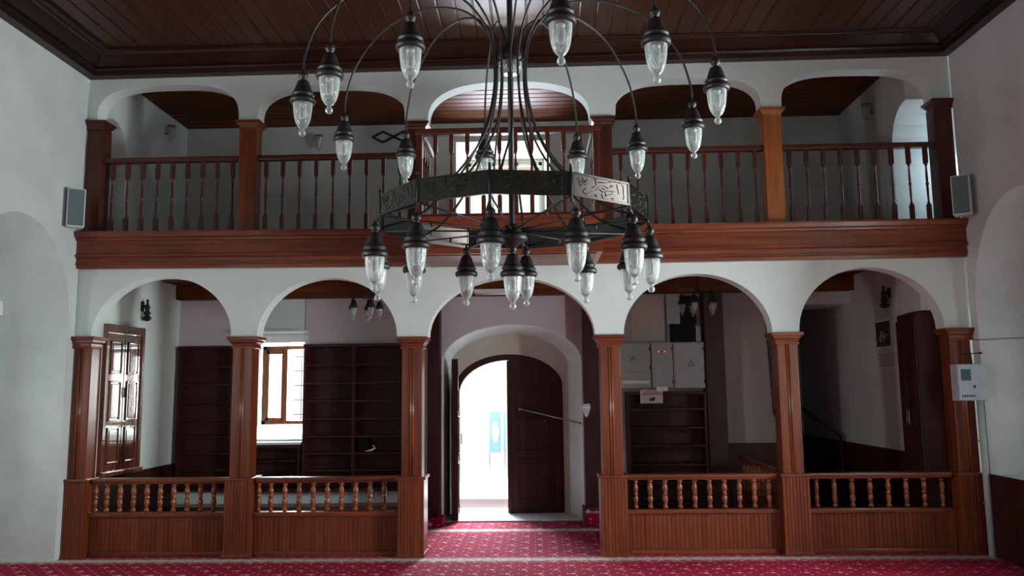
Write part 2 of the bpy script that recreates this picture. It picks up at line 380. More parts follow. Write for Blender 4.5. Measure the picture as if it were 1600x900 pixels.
for n_, x_ in ((11,-2.5),(12,2.5)):
    m = MB()
    for a_ in (-.575,0,.575): m.box(x_+a_-.025,x_+a_+.025,-11.45,-11.40,0.9,2.6)
    for a_ in (.925,1.46,2.03,2.575): m.box(x_-.6,x_+.6,-11.45,-11.40,a_-.025,a_+.025)
    struct(m, 'window_%d' % n_, 'wood_z', (x_,-11.4,0.9))
# window frames at the outer end of each niche
def win_frame(n, xo, y0, y1, z0, z1, nx=2, nz=3):
    m = MB(); t = 0.05
    m.box(xo-.03,xo+.03,y0,y0+t,z0,z1).box(xo-.03,xo+.03,y1-t,y1,z0,z1).box(xo-.03,xo+.03,y0,y1,z0,z0+t).box(xo-.03,xo+.03,y0,y1,z1-t,z1)
    for i in range(1,nx): y = y0+(y1-y0)*i/nx; m.box(xo-.02,xo+.02,y-.02,y+.02,z0,z1)
    for i in range(1,nz): z = z0+(z1-z0)*i/nz; m.box(xo-.02,xo+.02,y0,y1,z-.015,z+.015)
    struct(m, 'window_%d' % n, 'wood_z', (xo,(y0+y1)/2,z0))
struct(MB().prism(rect(-1.9,0.0,0,3.6), XL-0.851, XL-1.0, 'X', [rect(-1.6,-1.0,1.1,2.3)]), 'wall_left_sky_block', 'plaster_side')  # unseen outer layer added to keep open sky off the niche jamb
struct(MB().prism(rect(-1.9,0.0,0,3.6), XR+0.851, XR+1.0, 'X', [rect(-1.6,-1.0,1.1,2.3)]), 'wall_right_sky_block', 'plaster_side')  # matching added layer on the right, letting in only a little sky
win_frame(1, XL-0.93, -1.6, -1.0, 1.1, 2.3); win_frame(2, XR+0.93, -1.6, -1.0, 1.1, 2.3)
win_frame(3, XL-0.80, -5.8, -4.6, 1.0, 2.8); win_frame(4, XR+0.80, -3.35, -2.15, 0.9, 2.65)
win_frame(5, XL-0.80, -5.8, -4.6, 3.25, 4.65); win_frame(6, XR+0.80, -4.5, -3.3, 3.25, 4.65); win_frame(7, XR+0.80, -8.2, -7.0, 3.25, 4.65); win_frame(10, XR+0.80, -6.6, -5.4, 0.9, 2.65)
# entrance wall: thick front layer with splayed niches, thin back layer with the real openings
door_f = arch(-1.23, 0.57, 0.01, 2.02, 2.50, 24); door_b = arch(-1.20, 0.42, 0.01, 1.98, 2.43, 24)
lw_f = rect(-3.76,-3.05,1.03,2.31); lw_b = rect(-3.72,-3.05,1.20,2.30)
gw_f = rect(-1.05,0.21,3.42,4.98); gw_b = rect(-0.98,0.14,3.45,4.92)
alc = rect(3.32, AXR+0.02, 0.01, 2.72)
outer = rect(AXL-0.02, AXR+0.02, 0, 5.5)
struct(MB().prism(outer, YB, 2.75, 'Y', [door_f, lw_f, gw_f, alc], [door_b, lw_b, gw_b, alc]), 'wall_back', 'plaster')
door_o = arch(-1.13, 0.34, 0.012, 1.70, 2.15, 24)
lw_o = rect(-3.72,-3.05,1.22,2.29)
struct(MB().prism(outer, 2.75, 2.9, 'Y', [door_o, lw_o, rect(-0.95,0.11,3.5,4.88), alc]), 'wall_back.001', 'plaster_beige')
# thin finish panels on the entrance wall where its paint differs
struct(MB().prism(arch(-1.27,0.60,0.28,2.86,2.8601)[1:-1]+[(0.60,0.28),(-1.27,0.28)] if False else rect(-1.27,0.60,0.0,2.88), YB-0.012, YB-0.001, 'Y', [arch(-1.24,0.58,0.002,2.02,2.51,24)]), 'wall_back.002', 'plaster_mauve')
struct(MB().box(-3.04,-1.27, YB-0.010, YB-0.001, 2.2, 2.88), 'wall_back.003', 'plaster_mauve')
struct(MB().box(AXL,-3.76, YB-0.010, YB-0.001, 2.2, 2.88), 'wall_back.004', 'plaster_mauve')
struct(MB().box(0.78,3.32, YB-0.010, YB-0.001, 0.9, 2.88), 'wall_back.005', 'plaster_beige')
struct(MB().box(3.32,AXR, YB-0.010, YB-0.001, 2.72, 2.88), 'wall_back.006', 'plaster_mauve')
struct(MB().prism(rect(AXL,AXR,3.3,ZG), YB-0.010, YB-0.001, 'Y', [rect(-1.05,0.21,3.42,4.98)]), 'wall_back.007', 'plaster_grey')
# alcove behind the right end of the aisle
struct(MB().box(3.1, AXR, 4.2, 4.3, 0, 3.0).box(3.2,3.32,2.9,4.2,0,3.0), 'wall_back.008', 'plaster_grey')
struct(MB().box(3.2, AXR+0.1, 2.1, 4.3, 2.95, 3.1), 'ceiling.003', 'ceil_x')

# hall arcade walls
def comb(x0, x1, zt, bays, wallends):
    """outline of an arcaded wall standing on its capitals. bays: (xl, xr, zl, zr, zcrest, power)"""
    pts = [(x0, zt[0])]
    for x, z in zt[1]: pts.append((x, z))
    pts.append((x1, zt[2]))
    pts.append((x1, bays[-1][3]))
    for xl, xr, zl, zr, zc, pw in reversed(bays):
        c, h = (xl+xr)/2, (xr-xl)/2
        for i in range(29):
            a = PI*i/28; ca, sa = math.cos(a), math.sin(a)
            x = c+h*math.copysign(abs(ca)**(2/pw), ca); zb = zl+(zr-zl)*(x-xl)/(xr-xl)
            pts.append((x, zb+(zc-zb)*abs(sa)**(2/pw)))
    pts.append((x0, bays[0][2]))
    return pts
low = [(-4.735,-3.228,2.27,2.26,2.904,2.0),(-2.954,-1.465,2.24,2.225,2.869,2.0),(-1.142,0.607,2.225,2.22,2.84,2.0),(0.905,2.438,2.22,2.217,2.849,2.0),(2.713,4.196,2.226,2.24,2.888,2.0)]
struct(MB().prism(comb(XL, XR, (3.10,[(0,3.10)],3.10), low, 0), 0.02, 0.21, 'Y'), 'wall_arcade', 'plaster')
upp = [(-4.80,-3.222,4.65,4.62,5.044,3.0),(-3.01,-1.398,4.615,4.58,5.002,3.0),(-1.147,0.608,4.555,4.563,4.99,2.6),(0.883,2.44,4.593,4.629,4.985,3.0),(2.658,4.252,4.646,4.68,5.04,3.0)]
struct(MB().prism(comb(XL, XR, (5.5,[(0,5.5)],5.5), upp, 0), 0.02, 0.21, 'Y'), 'wall_arcade.001', 'plaster')
# ceilings made of boards
def boards(x0, x1, y0, y1, z, along, wdt, th=0.03, gap=0.006):
    m = MB()
    if along == 'Y':
        n = int(round((x1-x0)/wdt)); s = (x1-x0)/n
        for i in range(n):
            a, b_ = x0+i*s+gap/2, x0+(i+1)*s-gap/2
            m.add([(a,y0,z+.004),(a+.01,y0,z),(b_-.01,y0,z),(b_,y0,z+.004),(a,y1,z+.004),(a+.01,y1,z),(b_-.01,y1,z),(b_,y1,z+.004)], [(0,1,5,4),(1,2,6,5),(2,3,7,6)])
    else:
        n = int(round((y1-y0)/wdt)); s = (y1-y0)/n
        for i in range(n):
            a, b_ = y0+i*s+gap/2, y0+(i+1)*s-gap/2
            m.add([(x0,a,z+.004),(x0,a+.01,z),(x0,b_-.01,z),(x0,b_,z+.004),(x1,a,z+.004),(x1,a+.01,z),(x1,b_-.01,z),(x1,b_,z+.004)], [(0,1,5,4),(1,2,6,5),(2,3,7,6)])
    m.box(x0, x1, y0, y1, z+0.008, z+0.12); return m
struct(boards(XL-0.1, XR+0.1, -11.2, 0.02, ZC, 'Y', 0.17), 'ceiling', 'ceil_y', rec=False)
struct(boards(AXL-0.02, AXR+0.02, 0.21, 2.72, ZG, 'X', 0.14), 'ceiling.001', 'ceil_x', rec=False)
struct(boards(AXL, AXR, 0.21, YB, 3.07, 'X', 0.15), 'ceiling.002', 'ceil_x', rec=False)
struct(MB().box(AXL, AXR, 0.21, YB, 3.20, 3.33), 'floor_gallery', 'dark_x')
struct(MB().bbox(AXL, AXR, 1.93, YB-.013, 2.88, 3.07, 0.01), 'trim_16', 'ceil_x')
# cornice: stepped mouldings climbing from the wall to the ceiling tray
prof = [(0,5.13),(0.10,5.135),(0.105,5.178),(0.12,5.182),(0.135,5.20),(0.12,5.215),(0.20,5.245),(0.30,5.285),(0.305,5.268),(0.335,5.268),(0.352,5.29),(0.392,5.298),(0.392,5.35),(0,5.35)]
def tilt(m):                                                   # the old room is a little out of level
    for v in m.v:
        if v.z < 5.31: v.z = min(v.z+0.045*(v.x-XL)/(XR-XL)-0.012, 5.31)
    return m
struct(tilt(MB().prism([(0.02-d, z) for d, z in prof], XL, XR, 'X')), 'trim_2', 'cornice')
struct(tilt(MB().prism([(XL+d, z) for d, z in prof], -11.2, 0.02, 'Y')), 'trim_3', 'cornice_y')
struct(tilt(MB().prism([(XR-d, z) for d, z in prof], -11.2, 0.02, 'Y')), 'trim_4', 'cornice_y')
# gallery beam and projecting balcony front: one moulded section
bsec = [(0.02,2.975),(-0.045,2.975),(-0.05,3.01),(-0.065,3.015),(-0.065,3.035),(-0.05,3.04),(-0.055,3.085),(-0.085,3.10),(-0.085,3.12),(-0.06,3.125),(-0.06,3.265),(-0.08,3.275),(-0.085,3.295),(-0.11,3.305),(-0.125,3.345),(-0.125,3.365),(0.21,3.365),(0.21,3.10),(0.02,3.10)]
def beam(x0, x1, z0, z1):
    m = MB(); vs = [(x0, y, z+z0) for y, z in bsec]+[(x1, y, z+z1) for y, z in bsec]; n = len(bsec)
    fs = [(i,(i+1)%n,n+(i+1)%n,n+i) for i in range(n)]
    tri = tessellate_polygon([[Vector((y,z,0)) for y, z in bsec]])
    fs += [tuple(q) for q in tri]+[tuple(i+n for i in q) for q in tri]
    return m.add(vs, fs)
struct(beam(XL-0.02, -1.16, 0.02, -0.01), 'trim_5', 'wood_x')
struct(beam(0.62, XR+0.05, -0.01, 0.0), 'trim_6', 'wood_x')
BX0, BX1, BY = -1.16, 0.64, -0.76
bal = thing('balcony', 'projecting red wood balcony box over the entrance arch with plain soffit', 'balcony', ((BX0+BX1)/2, BY, 2.96))
m = MB()
for y0, y1, z0, z1 in ((BY-0.0,BY+0.05,2.965,3.33),): m.box(BX0,BX1,y0,y1,z0,z1)
m.box(BX0-.02,BX1+.02,BY-.03,BY-.006,3.29,3.33).box(BX0-.012,BX1+.012,BY-.02,BY,2.965,3.02).box(BX0-.01,BX1+.01,BY-.012,BY,3.10,3.12)
m.build('fascia', 'wood_x', bal)
m = MB(); m.box(BX0,BX0+.05,BY+.05,0.02,2.965,3.33).box(BX1-.05,BX1,BY+.05,0.02,2.965,3.33); m.build('side_fascia', 'pine_z', bal)
m = MB(); n = 6
for i in range(n): y = BY+.05+(0.0-BY-.05)*i/n; m.bbox(BX0+.05,BX1-.05,y+.002,y+(0.0-BY-.05)/n-.002,2.955,2.985,0.004)
m.build('soffit', 'wood_x', bal)
m = MB(); m.box(BX0+.05,BX1-.05,BY+.05,0.21,3.28,3.33); m.build('deck', 'dark_x', bal)
m = MB(); m.box(BX0+.05, BX1-.05, 0.02, 0.21, 2.985, 3.28); struct(m, 'trim_7', 'wood_x')

# ================================================================== POSTS
def cap_profile(w, h):
    return [(w*.72,0),(w*.76,h*.05),(w*.76,h*.16),(w*.70,h*.2),(w*.74,h*.38),(w*.86,h*.55),(w*.9,h*.7),(w*1.0,h*.74),(w*1.0,h*1.0)]
def fluted(m, x0, x1, y, z0, z1, n, d=0.006):                # beaded front face at y (facing -Y)
    s = (x1-x0)/n
    for i in range(n): m.bbox(x0+i*s+.0015, x0+(i+1)*s-.0015, y-d, y+.004, z0, z1, 0.005)
lower = [(-4.815,'red wood arcade post against the end wall by the shuttered cupboard','wood_z',2.27,'B'),
 (-3.09,'red wood arcade post between the cupboard bay and the window bay','wood_z',2.25,'B'),
 (-1.305,'red wood arcade post standing just on the window side of the open door','wood_z',2.225,''),
 (0.757,'red wood arcade post between the open door and the grey electric cabinets','wood_z',2.22,''),
 (2.576,'red wood arcade post beside the perpendicular inner railing','wood_z',2.22,''),
 (4.325,'dark red wood arcade post beside the wall box with the blue screen','wood_z',2.24,'')]
MB.lim = (XL+.002, XR-.002)
for cx, lab, mt_, zt, _ in lower:
    t = thing('arcade_post', lab, 'post', (cx, 0.10, 0), 'arcade posts under the gallery')
    w_ = 0.105
    x0 = max(cx-w_, XL+0.002); x1 = min(cx+w_, XR-0.002)
    m = MB(); m.bbox(x0, x1, 0.005, 0.205, 0.78, zt-0.10, 0.008); m.build('shaft', mt_, t)
    m = MB(); m.tube([(cx-.012,0.004,0.80),(cx-.012,0.004,zt-.12)],0.011,8); m.tube([(cx+.012,0.004,0.80),(cx+.012,0.004,zt-.12)],0.011,8); m.build('moulding', 'turned', t)
    m = MB(); m.square_lathe(cap_profile(0.162, 0.125), (cx,0.105 if abs(cx) < 4.2 else 0.073,zt-0.125), 0.86); m.build('capital', 'wood_x', t)
    pw = 0.135; x0 = max(cx-pw, XL+0.002); x1 = min(cx+pw, XR-0.002)
    ye = 0.205 if abs(cx) > 4.2 else 0.245
    m = MB(); m.box(x0, x1, -0.035, ye, 0.0, 0.775); fluted(m, x0, x1, -0.035, 0.02, 0.765, 8); m.bbox(max(x0-.008,XL+.001),min(x1+.008,XR-.001),-0.05,ye+.01 if ye > .21 else ye,0.0,0.035,0.004)
    m.bbox(max(x0-.018,XL+.001),min(x1+.018,XR-.001),-0.055,ye+.02 if ye > .21 else ye,0.765,0.795,0.008); m.build('pedestal', 'wood_z', t)
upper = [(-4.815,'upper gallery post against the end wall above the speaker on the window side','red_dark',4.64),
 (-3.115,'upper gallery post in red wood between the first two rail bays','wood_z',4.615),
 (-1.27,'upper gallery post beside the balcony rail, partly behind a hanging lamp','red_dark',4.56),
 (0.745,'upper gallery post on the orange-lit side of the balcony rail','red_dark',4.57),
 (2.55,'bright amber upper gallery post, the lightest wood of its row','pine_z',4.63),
 (4.355,'shadowed upper gallery post beside the blue-lit window niche','red_dark',4.68)]  # shade on this end post is put into its darker wood colour
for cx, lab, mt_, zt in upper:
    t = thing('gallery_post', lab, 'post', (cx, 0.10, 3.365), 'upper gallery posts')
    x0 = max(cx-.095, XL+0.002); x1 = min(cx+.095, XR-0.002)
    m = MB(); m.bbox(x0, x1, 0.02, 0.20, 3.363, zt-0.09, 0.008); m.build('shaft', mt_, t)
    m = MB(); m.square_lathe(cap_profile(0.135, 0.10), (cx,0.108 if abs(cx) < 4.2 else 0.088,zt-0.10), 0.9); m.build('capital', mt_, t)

MB.lim = None
# ================================================================== RAILINGS
def vase(c, h, r):                                            # turned vase baluster
    p = [(.62,0),(.62,.04),(.9,.06),(.9,.10),(.55,.13),(.5,.16),(.7,.22),(.95,.32),(.85,.40),(.55,.46),(.75,.48),(.95,.50),(.75,.52),(.55,.54),(.85,.62),(.98,.72),(.7,.82),(.5,.86),(.6,.88),(.9,.90),(.9,.95),(.62,.97),(.62,1)]
    return MB().lathe([(q*r, z*h) for q, z in p], c, 12)
def slim(c, h):                                               # slim baluster with square ends
    m = MB(); x, y, z = c; s = 0.021
    m.bbox(x-s,x+s,y-s,y+s,z,z+h*.22,0.004).bbox(x-s,x+s,y-s,y+s,z+h*.78,z+h,0.004)
    p = [(.8,.22),(1,.235),(.5,.26),(.62,.34),(.72,.44),(.6,.475),(.95,.49),(.95,.51),(.6,.525),(.72,.56),(.62,.66),(.5,.74),(1,.765),(.8,.78)]
    return m.lathe([(q*.018, t_*h) for q, t_ in p], c, 10)
bays = [(-4.66,-3.245,10,'low red railing in the cupboard bay with beaded skirt below','wood'),(-2.935,-1.46,10,'low red railing in front of the window bay and its shelves','wood'),
        (0.912,2.421,10,'low red railing in front of the grey electric cabinets','wood'),(2.731,4.17,8,'unlit low railing in front of the dark wardrobe','wood')]
for bi, (x0, x1, n, lab, _) in enumerate(bays):
    t = thing('low_railing', lab, 'railing', ((x0+x1)/2, 0.10, 0), 'low railings between the arcade posts')
    yc = 0.10
    xa, xb = x0-.018, x1+.018
    m = MB(); m.box(xa,xb,yc-.02,yc+.02,0.02,0.40); fluted(m, xa, xb, yc-.02, 0.05, 0.395, int((x1-x0)/0.042)); m.build('beaded_panel', 'wood_z', t)
    m = MB(); m.bbox(x0,x1,yc-.045,yc+.035,0.0,0.045,0.006); m.build('skirting', 'wood_x', t)
    m = MB(); m.bbox(xa,xb,yc-.055,yc+.055,0.395,0.44,0.008); m.build('bottom_rail', 'wood_x', t)
    m = MB(); m.bbox(x0,x1,yc-.065,yc+.065,0.75,0.79,0.012); m.box(x0,x1,yc-.04,yc+.04,0.735,0.752); m.build('handrail', 'wood_x', t)
    s = (x1-x0)/n
    for i in range(n):
        x = x0+s*(i+(0.02 if bi < 2 else 0.5)) if i else x0+s*.5*(bi>1)+0.022*(bi<2)
        vase((x,yc,0.438), 0.30, 0.030).build('baluster', 'turned', t)
# railing running back from the post to the entrance wall
t = thing('inner_railing', 'red inner railing running back from the arcade post to the entrance wall', 'railing', (2.50, 1.15, 0))
m = MB(); m.bbox(2.46,2.54,0.27,1.84,0.775,0.815,0.01); m.build('handrail', 'wood_y', t)
m = MB(); m.bbox(2.465,2.535,0.27,1.84,0.40,0.44,0.008); m.build('bottom_rail', 'wood_y', t)
m = MB(); m.box(2.485,2.515,0.27,1.84,0.0,0.41)
for i in range(36): y = 0.27+i*1.57/36; m.bbox(2.480,2.490,y+.002,y+.0415,0.02,0.40,0.004)
m.build('beaded_panel', 'wood_z', t)
for i in range(9): vase((2.50,0.42+i*0.16,0.438),0.34,0.028).build('baluster', 'wood_z', t)
# upper railings
ub = [(-4.715,-3.215,9,'slim baluster railing of the gallery bay above the shuttered cupboard'),(-3.02,-1.365,9,'slim baluster railing of the gallery bay in front of the black lattice bracket'),
      (0.84,2.455,9,'slim baluster railing of the gallery bay above the electric cabinets'),(2.645,4.26,9,'slim baluster railing of the gallery bay with the blue-lit niche behind')]
ZR0 = 3.362; ZR1 = 4.235
for x0, x1, n, lab in ub:
    t = thing('gallery_railing', lab, 'railing', ((x0+x1)/2, 0.10, ZR0), 'railings of the upper gallery')
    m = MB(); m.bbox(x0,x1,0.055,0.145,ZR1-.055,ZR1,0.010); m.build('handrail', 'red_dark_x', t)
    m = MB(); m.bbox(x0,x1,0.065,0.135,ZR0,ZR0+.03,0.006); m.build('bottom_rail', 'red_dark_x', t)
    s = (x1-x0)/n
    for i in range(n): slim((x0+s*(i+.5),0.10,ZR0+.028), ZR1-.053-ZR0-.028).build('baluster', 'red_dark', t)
t = thing('balcony_railing', 'slim baluster railing round the three sides of the projecting balcony', 'railing', ((BX0+BX1)/2, BY, 3.33))
yb = BY+.03
m = MB(); m.bbox(BX0-.01,BX1+.01,yb-.045,yb+.045,4.155,4.215,0.012).bbox(BX0-.01,BX0+.08,yb+.045,0.03,4.155,4.215,0.012).bbox(BX1-.08,BX1+.01,yb+.045,0.03,4.155,4.215,0.012); m.build('handrail', 'red_dark_x', t)
m = MB(); m.bbox(BX0,BX1,yb-.035,yb+.035,3.33,3.36,0.006).box(BX0,BX0+.07,yb+.035,0.02,3.33,3.36).box(BX1-.07,BX1,yb+.035,0.02,3.33,3.36); m.build('bottom_rail', 'red_dark_x', t)
for x in (BX0+.035, BX1-.035):
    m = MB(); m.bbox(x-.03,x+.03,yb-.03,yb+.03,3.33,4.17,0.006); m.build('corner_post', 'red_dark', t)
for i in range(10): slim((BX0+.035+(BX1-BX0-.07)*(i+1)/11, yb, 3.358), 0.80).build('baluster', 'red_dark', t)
for x in (BX0+.035, BX1-.035):
    for i in range(4): slim((x, yb+0.15+i*0.15, 3.358), 0.80).build('baluster', 'red_dark', t)

# ================================================================== CHANDELIER
CX, CY = -0.147, -3.33
lowtips = [(767,440),(902,440),(992,446),(1018,457),(984,469),(916,474),(823,478),(729,478),(647,474),(590,470),(585,456),(650,446)]
toptips = [(877,102),(1027,131),(1122,194),(1085,248),(997,279),(903,290),(758,290),(634,288),(537,266),(472,213),(514,178),(641,138)]
ch = thing('chandelier', 'large dark bronze chandelier with lettered ring and two tiers of glass lamps', 'chandelier', (CX, CY, 2.16))
RR, PH = 0.852, math.radians(-6.2)
ZP0, ZP1 = 2.700, 2.832
def ringpt(i, r=RR, z=2.7):
    a = PH+i*PI/6; return Vector((CX+r*math.sin(a), CY-r*math.cos(a), z))
# lamps
glass_prof = [(0.0,0.0),(0.012,0.002),(0.020,0.012),(0.021,0.022),(0.016,0.034),(0.010,0.042),(0.014,0.048),(0.026,0.058),(0.038,0.078),(0.047,0.105),(0.053,0.14),(0.057,0.18),(0.058,0.215)]
cap_prof = [(0.060,0.205),(0.072,0.207),(0.078,0.216),(0.079,0.228),(0.074,0.240),(0.062,0.246),(0.060,0.254),(0.068,0.258),(0.069,0.266),(0.060,0.272),(0.052,0.292),(0.044,0.318),(0.034,0.346),(0.026,0.352),(0.015,0.356),(0.014,0.362),(0.024,0.368),(0.029,0.382),(0.027,0.396),(0.018,0.406),(0.009,0.412),(0.007,0.425),(0.0,0.425)]
def make_lamp(pos, parent):
    x, y, z = pos
    m = MB().lathe(cap_prof, (x,y,z), 24)
    c = m.build('lamp_cap', 'bronze', parent, origin=(x,y,z))
    g = MB().lathe(glass_prof, (x,y,z), 28, 0.012); g.f.pop(); g.sm.pop()
    g.build('glass_shade', 'glass', c, origin=(x,y,z), rec=False)
    b = MB()
    for sx in (-.012,.012): b.tube([(x+sx,y,z+.225),(x+sx,y,z+.125),(x+sx*.4,y,z+.112)],0.0095,8)
    b.lathe([(0.02,.19),(0.024,.20),(0.024,.235),(0.0,.236)],(x,y,z),12)
    b.build('bulb', 'bulb', c, origin=(x,y,z))
    return c
first = None
lamps = []
toppos = [atZ(px,py,3.213) for px, py in toptips]
lowpos = [atZ(px,py,2.247) for px, py in lowtips]
# keep the lamps level: pull them to their mean ring a little
allpos = [(p, 0) for p in lowpos]+[(p, 1) for p in toppos]+[(Vector((CX,CY,2.165)), 2)]
for p, k in allpos:
    if first is None: first = make_lamp(p, ch); lamps.append(first); WORLD[first.name] = Vector(p)
    else:
        c = copy_tree(first, ch); c.location = Vector(p)-WORLD[ch.name]; WORLD[c.name] = Vector(p); lamps.append(c)
# small glass lamp on the collar
m = MB().lathe([(0.088,0.0),(0.095,0.02),(0.094,0.05),(0.084,0.075),(0.055,0.115),(0.03,0.135),(0.02,0.15),(0,0.15)],(CX,CY,3.78),24); m.build('collar', 'bronze', ch)
m = MB().lathe([(0.07,-.06),(0.075,-.03),(0.078,0.0),(0.06,0.01)],(CX,CY,3.78),24); m.build('collar_shade', 'glass', ch)
# stem
m = MB().tube([(CX,CY,2.56),(CX,CY,5.30)],0.019,12); m.lathe([(0.0,0.0),(0.05,0.0),(0.09,0.03),(0.1,0.06)],(CX,CY,5.24),16); m.build('stem', 'bronze', ch)
# hub
m = MB().lathe([(0.0,2.555),(0.03,2.56),(0.05,2.58),(0.085,2.60),(0.10,2.62),(0.085,2.645),(0.05,2.66),(0.06,2.69),(0.03,2.71),(0.0,2.72)],(CX,CY,0),24); m.build('hub', 'bronze', ch)
# ring panels with raised lettering
STR = [[(180,260),(220,230),(240,280),(210,300),(250,380),(290,340),(260,300),(300,270),(280,230)],[(300,330),(360,250)],[(310,290),(370,290)],[(320,360),(370,330)],
 [(345,410),(300,450),(290,500),(340,520),(420,480),(530,450),(550,400),(600,370),(680,350),(740,380),(760,400)],[(490,230),(520,250),(545,235)],[(520,260),(530,360),(450,400)],
 [(570,290),(700,290),(830,265)],[(590,420),(650,470),(730,440),(860,450)],[(700,470),(710,520),(690,540),(760,510),(840,490)],[(630,500),(640,560),(690,590)],[(640,400),(720,420)],
 [(930,300),(930,380),(950,430),(960,490)],[(1020,310),(1050,340),(1050,480),(1060,540),(1040,580)],[(810,570),(840,590),(860,570)],[(870,255),(930,250),(1000,290)],[(790,340),(850,330)],[(790,370),(850,350)],[(500,530),(540,550),(520,520)]]
PWid = 2*RR*math.sin(PI/12)-0.012; PHt = ZP1-ZP0
def uvp(x, y):
    u = (x-100)/1060; top = 130+u*130; v = 1-(y-top)/430; return (u-.5)*PWid, v*PHt
pan = None
for i in range(12):
    a = PH+(i+.5)*PI/6; rm = RR*math.cos(PI/12); c = Vector((CX+rm*math.sin(a), CY-rm*math.cos(a), ZP0))
    if pan is None:
        pm = MB(); pm.box(-PWid/2,PWid/2,-.004,.004,0,PHt)
        for z0, z1 in ((0,.007),(PHt-.007,PHt)): pm.box(-PWid/2,PWid/2,-.008,.008,z0,z1)
        for s_ in (-1,1): pm.box(s_*PWid/2,s_*(PWid/2-.007),-.008,.008,0,PHt)
        pan = pm.build('lettered_panel', 'panel', None, origin=(0,0,0)); pan.parent = ch
        bm_ = MB()
        for st in STR:
            for sd in (-1,):
                bm_.tube([(uvp(x,y)[0], sd*.0045, uvp(x,y)[1]) for x, y in st], 0.0026, 6)
        bm_.box(-PWid/2+.014,PWid/2-.014,-.0052,-.004,.012,.0135).box(-PWid/2+.014,PWid/2-.014,-.0052,-.004,PHt-.0135,PHt-.012)
        bm_.box(-PWid/2+.014,-PWid/2+.0155,-.0052,-.004,.012,PHt-.012).box(PWid/2-.0155,PWid/2-.014,-.0052,-.004,.012,PHt-.012)
        WORLD[pan.name] = Vector((0,0,0)); let = bm_.build('lettering', 'panel_dark', pan, origin=(0,0,0)); o = pan
    else: o = copy_tree(pan, ch)
    o.location = c-WORLD[ch.name]; o.rotation_euler = (0,0,a)
for i in range(12):
    p = ringpt(i, RR, 0); m = MB(); m.tube([(p.x,p.y,2.665),(p.x,p.y,2.86)],0.0075,8); m.lathe([(0.0,-.01),(0.011,0),(0.0,.012)],(p.x,p.y,2.866),8)
    lp = lowpos[i]; m.tube([(lp.x,lp.y,2.66),(p.x,p.y,2.69)],0.006,6)
    m.build('ring_post', 'bronze', ch)
# arms: from the ring, up through the collar, over and down to the upper lamps
def spline(P, n=10):
    P = [P[0]]+P+[P[-1]]; out = []
    for i in range(1, len(P)-2):
        for k in range(n):
            t_ = k/n; a, b, c, d = P[i-1], P[i], P[i+1], P[i+2]
            out.append(0.5*((2*b)+(c-a)*t_+(2*a-5*b+4*c-d)*t_**2+(3*b-a-3*c+d)*t_**3))
    out.append(P[-2]); return out
for i in range(12):
    tp = toppos[i]; d = Vector((tp.x-CX, tp.y-CY, 0)); R2 = d.length; d.normalize()
    g = Vector((math.sin(PH+i*PI/6), -math.cos(PH+i*PI/6), 0)); h = (d+g).normalized()
    B = Vector((CX,CY,0))
    P = [B+g*(RR-.012)+Vector((0,0,2.725)), B+g*0.60+Vector((0,0,2.80)), B+g*0.36+Vector((0,0,3.02)), B+h*0.19+Vector((0,0,3.28)), B+h*0.115+Vector((0,0,3.55)), B+h*0.105+Vector((0,0,3.80)),
         B+d*0.16+Vector((0,0,4.02)), B+d*0.34+Vector((0,0,4.21)), B+d*R2*.50+Vector((0,0,4.28)), B+d*R2*.74+Vector((0,0,4.20)), B+d*R2*.92+Vector((0,0,3.98)), B+d*R2*.99+Vector((0,0,3.76)), B+d*R2+Vector((0,0,3.62))]
    m = MB().tube(spline(P, 6), 0.0075, 8); m.build('arm', 'bronze', ch)
for i in range(12):
    p = ringpt(i, RR, 2.70); q = Vector((CX,CY,2.665)); m = MB().tube([q+(p-q)*.08, p+(q-p)*.02], 0.006, 6)
    k = q+(p-q)*.62; m.tube([(k.x,k.y,k.z+.005),(k.x,k.y,k.z-.03)],0.009,6)
    m.build('spoke', 'bronze', ch)

# ================================================================== SMALL LIGHTS
def small_chandelier(cx, cy, zt, rad, n, z_tip, lab, ph=0.3, sc=0.62):
    t = thing('small_chandelier', lab, 'chandelier', (cx,cy,z_tip), 'small ceiling chandeliers of the aisle')
    m = MB().tube([(cx,cy,z_tip+.30),(cx,cy,zt)],0.007,8); m.lathe([(0.0,0),(0.03,0),(0.04,0.02)],(cx,cy,zt-.02),12); m.lathe([(0.0,.24),(0.02,.25),(0.03,.28),(0.015,.31),(0.0,.32)],(cx,cy,z_tip),12); m.build('stem','iron',t)
    for i in range(n):
        a = ph+2*PI*i/n; p = Vector((cx+rad*math.cos(a), cy+rad*math.sin(a), z_tip)); c = Vector((cx,cy,z_tip+.29))
        m = MB().tube(spline([c, c*.5+Vector((p.x,p.y,z_tip+.34))*.5+Vector((0,0,.02)), Vector((p.x,p.y,z_tip+.31)), Vector((p.x,p.y,z_tip+.25))],5),0.004,6); m.build('arm','iron',t)
        m = MB().lathe([(r*sc,z*sc) for r, z in cap_prof], p, 14); c_ = m.build('lamp_cap','iron',t,origin=p)
        g = MB().lathe([(r*sc,z*sc) for r, z in glass_prof], p, 14); g.f.pop(); g.sm.pop(); g.build('glass_shade','glass_clear',c_,origin=p,rec=False)
small_chandelier(-2.02,1.0,3.07,0.17,5,2.50,'small iron ceiling lamp with glass cups hanging in the window bay')
small_chandelier(1.87,0.9,3.07,0.19,5,2.49,'small iron ceiling lamp with glass cups hanging before the electric cabinets',0.5)
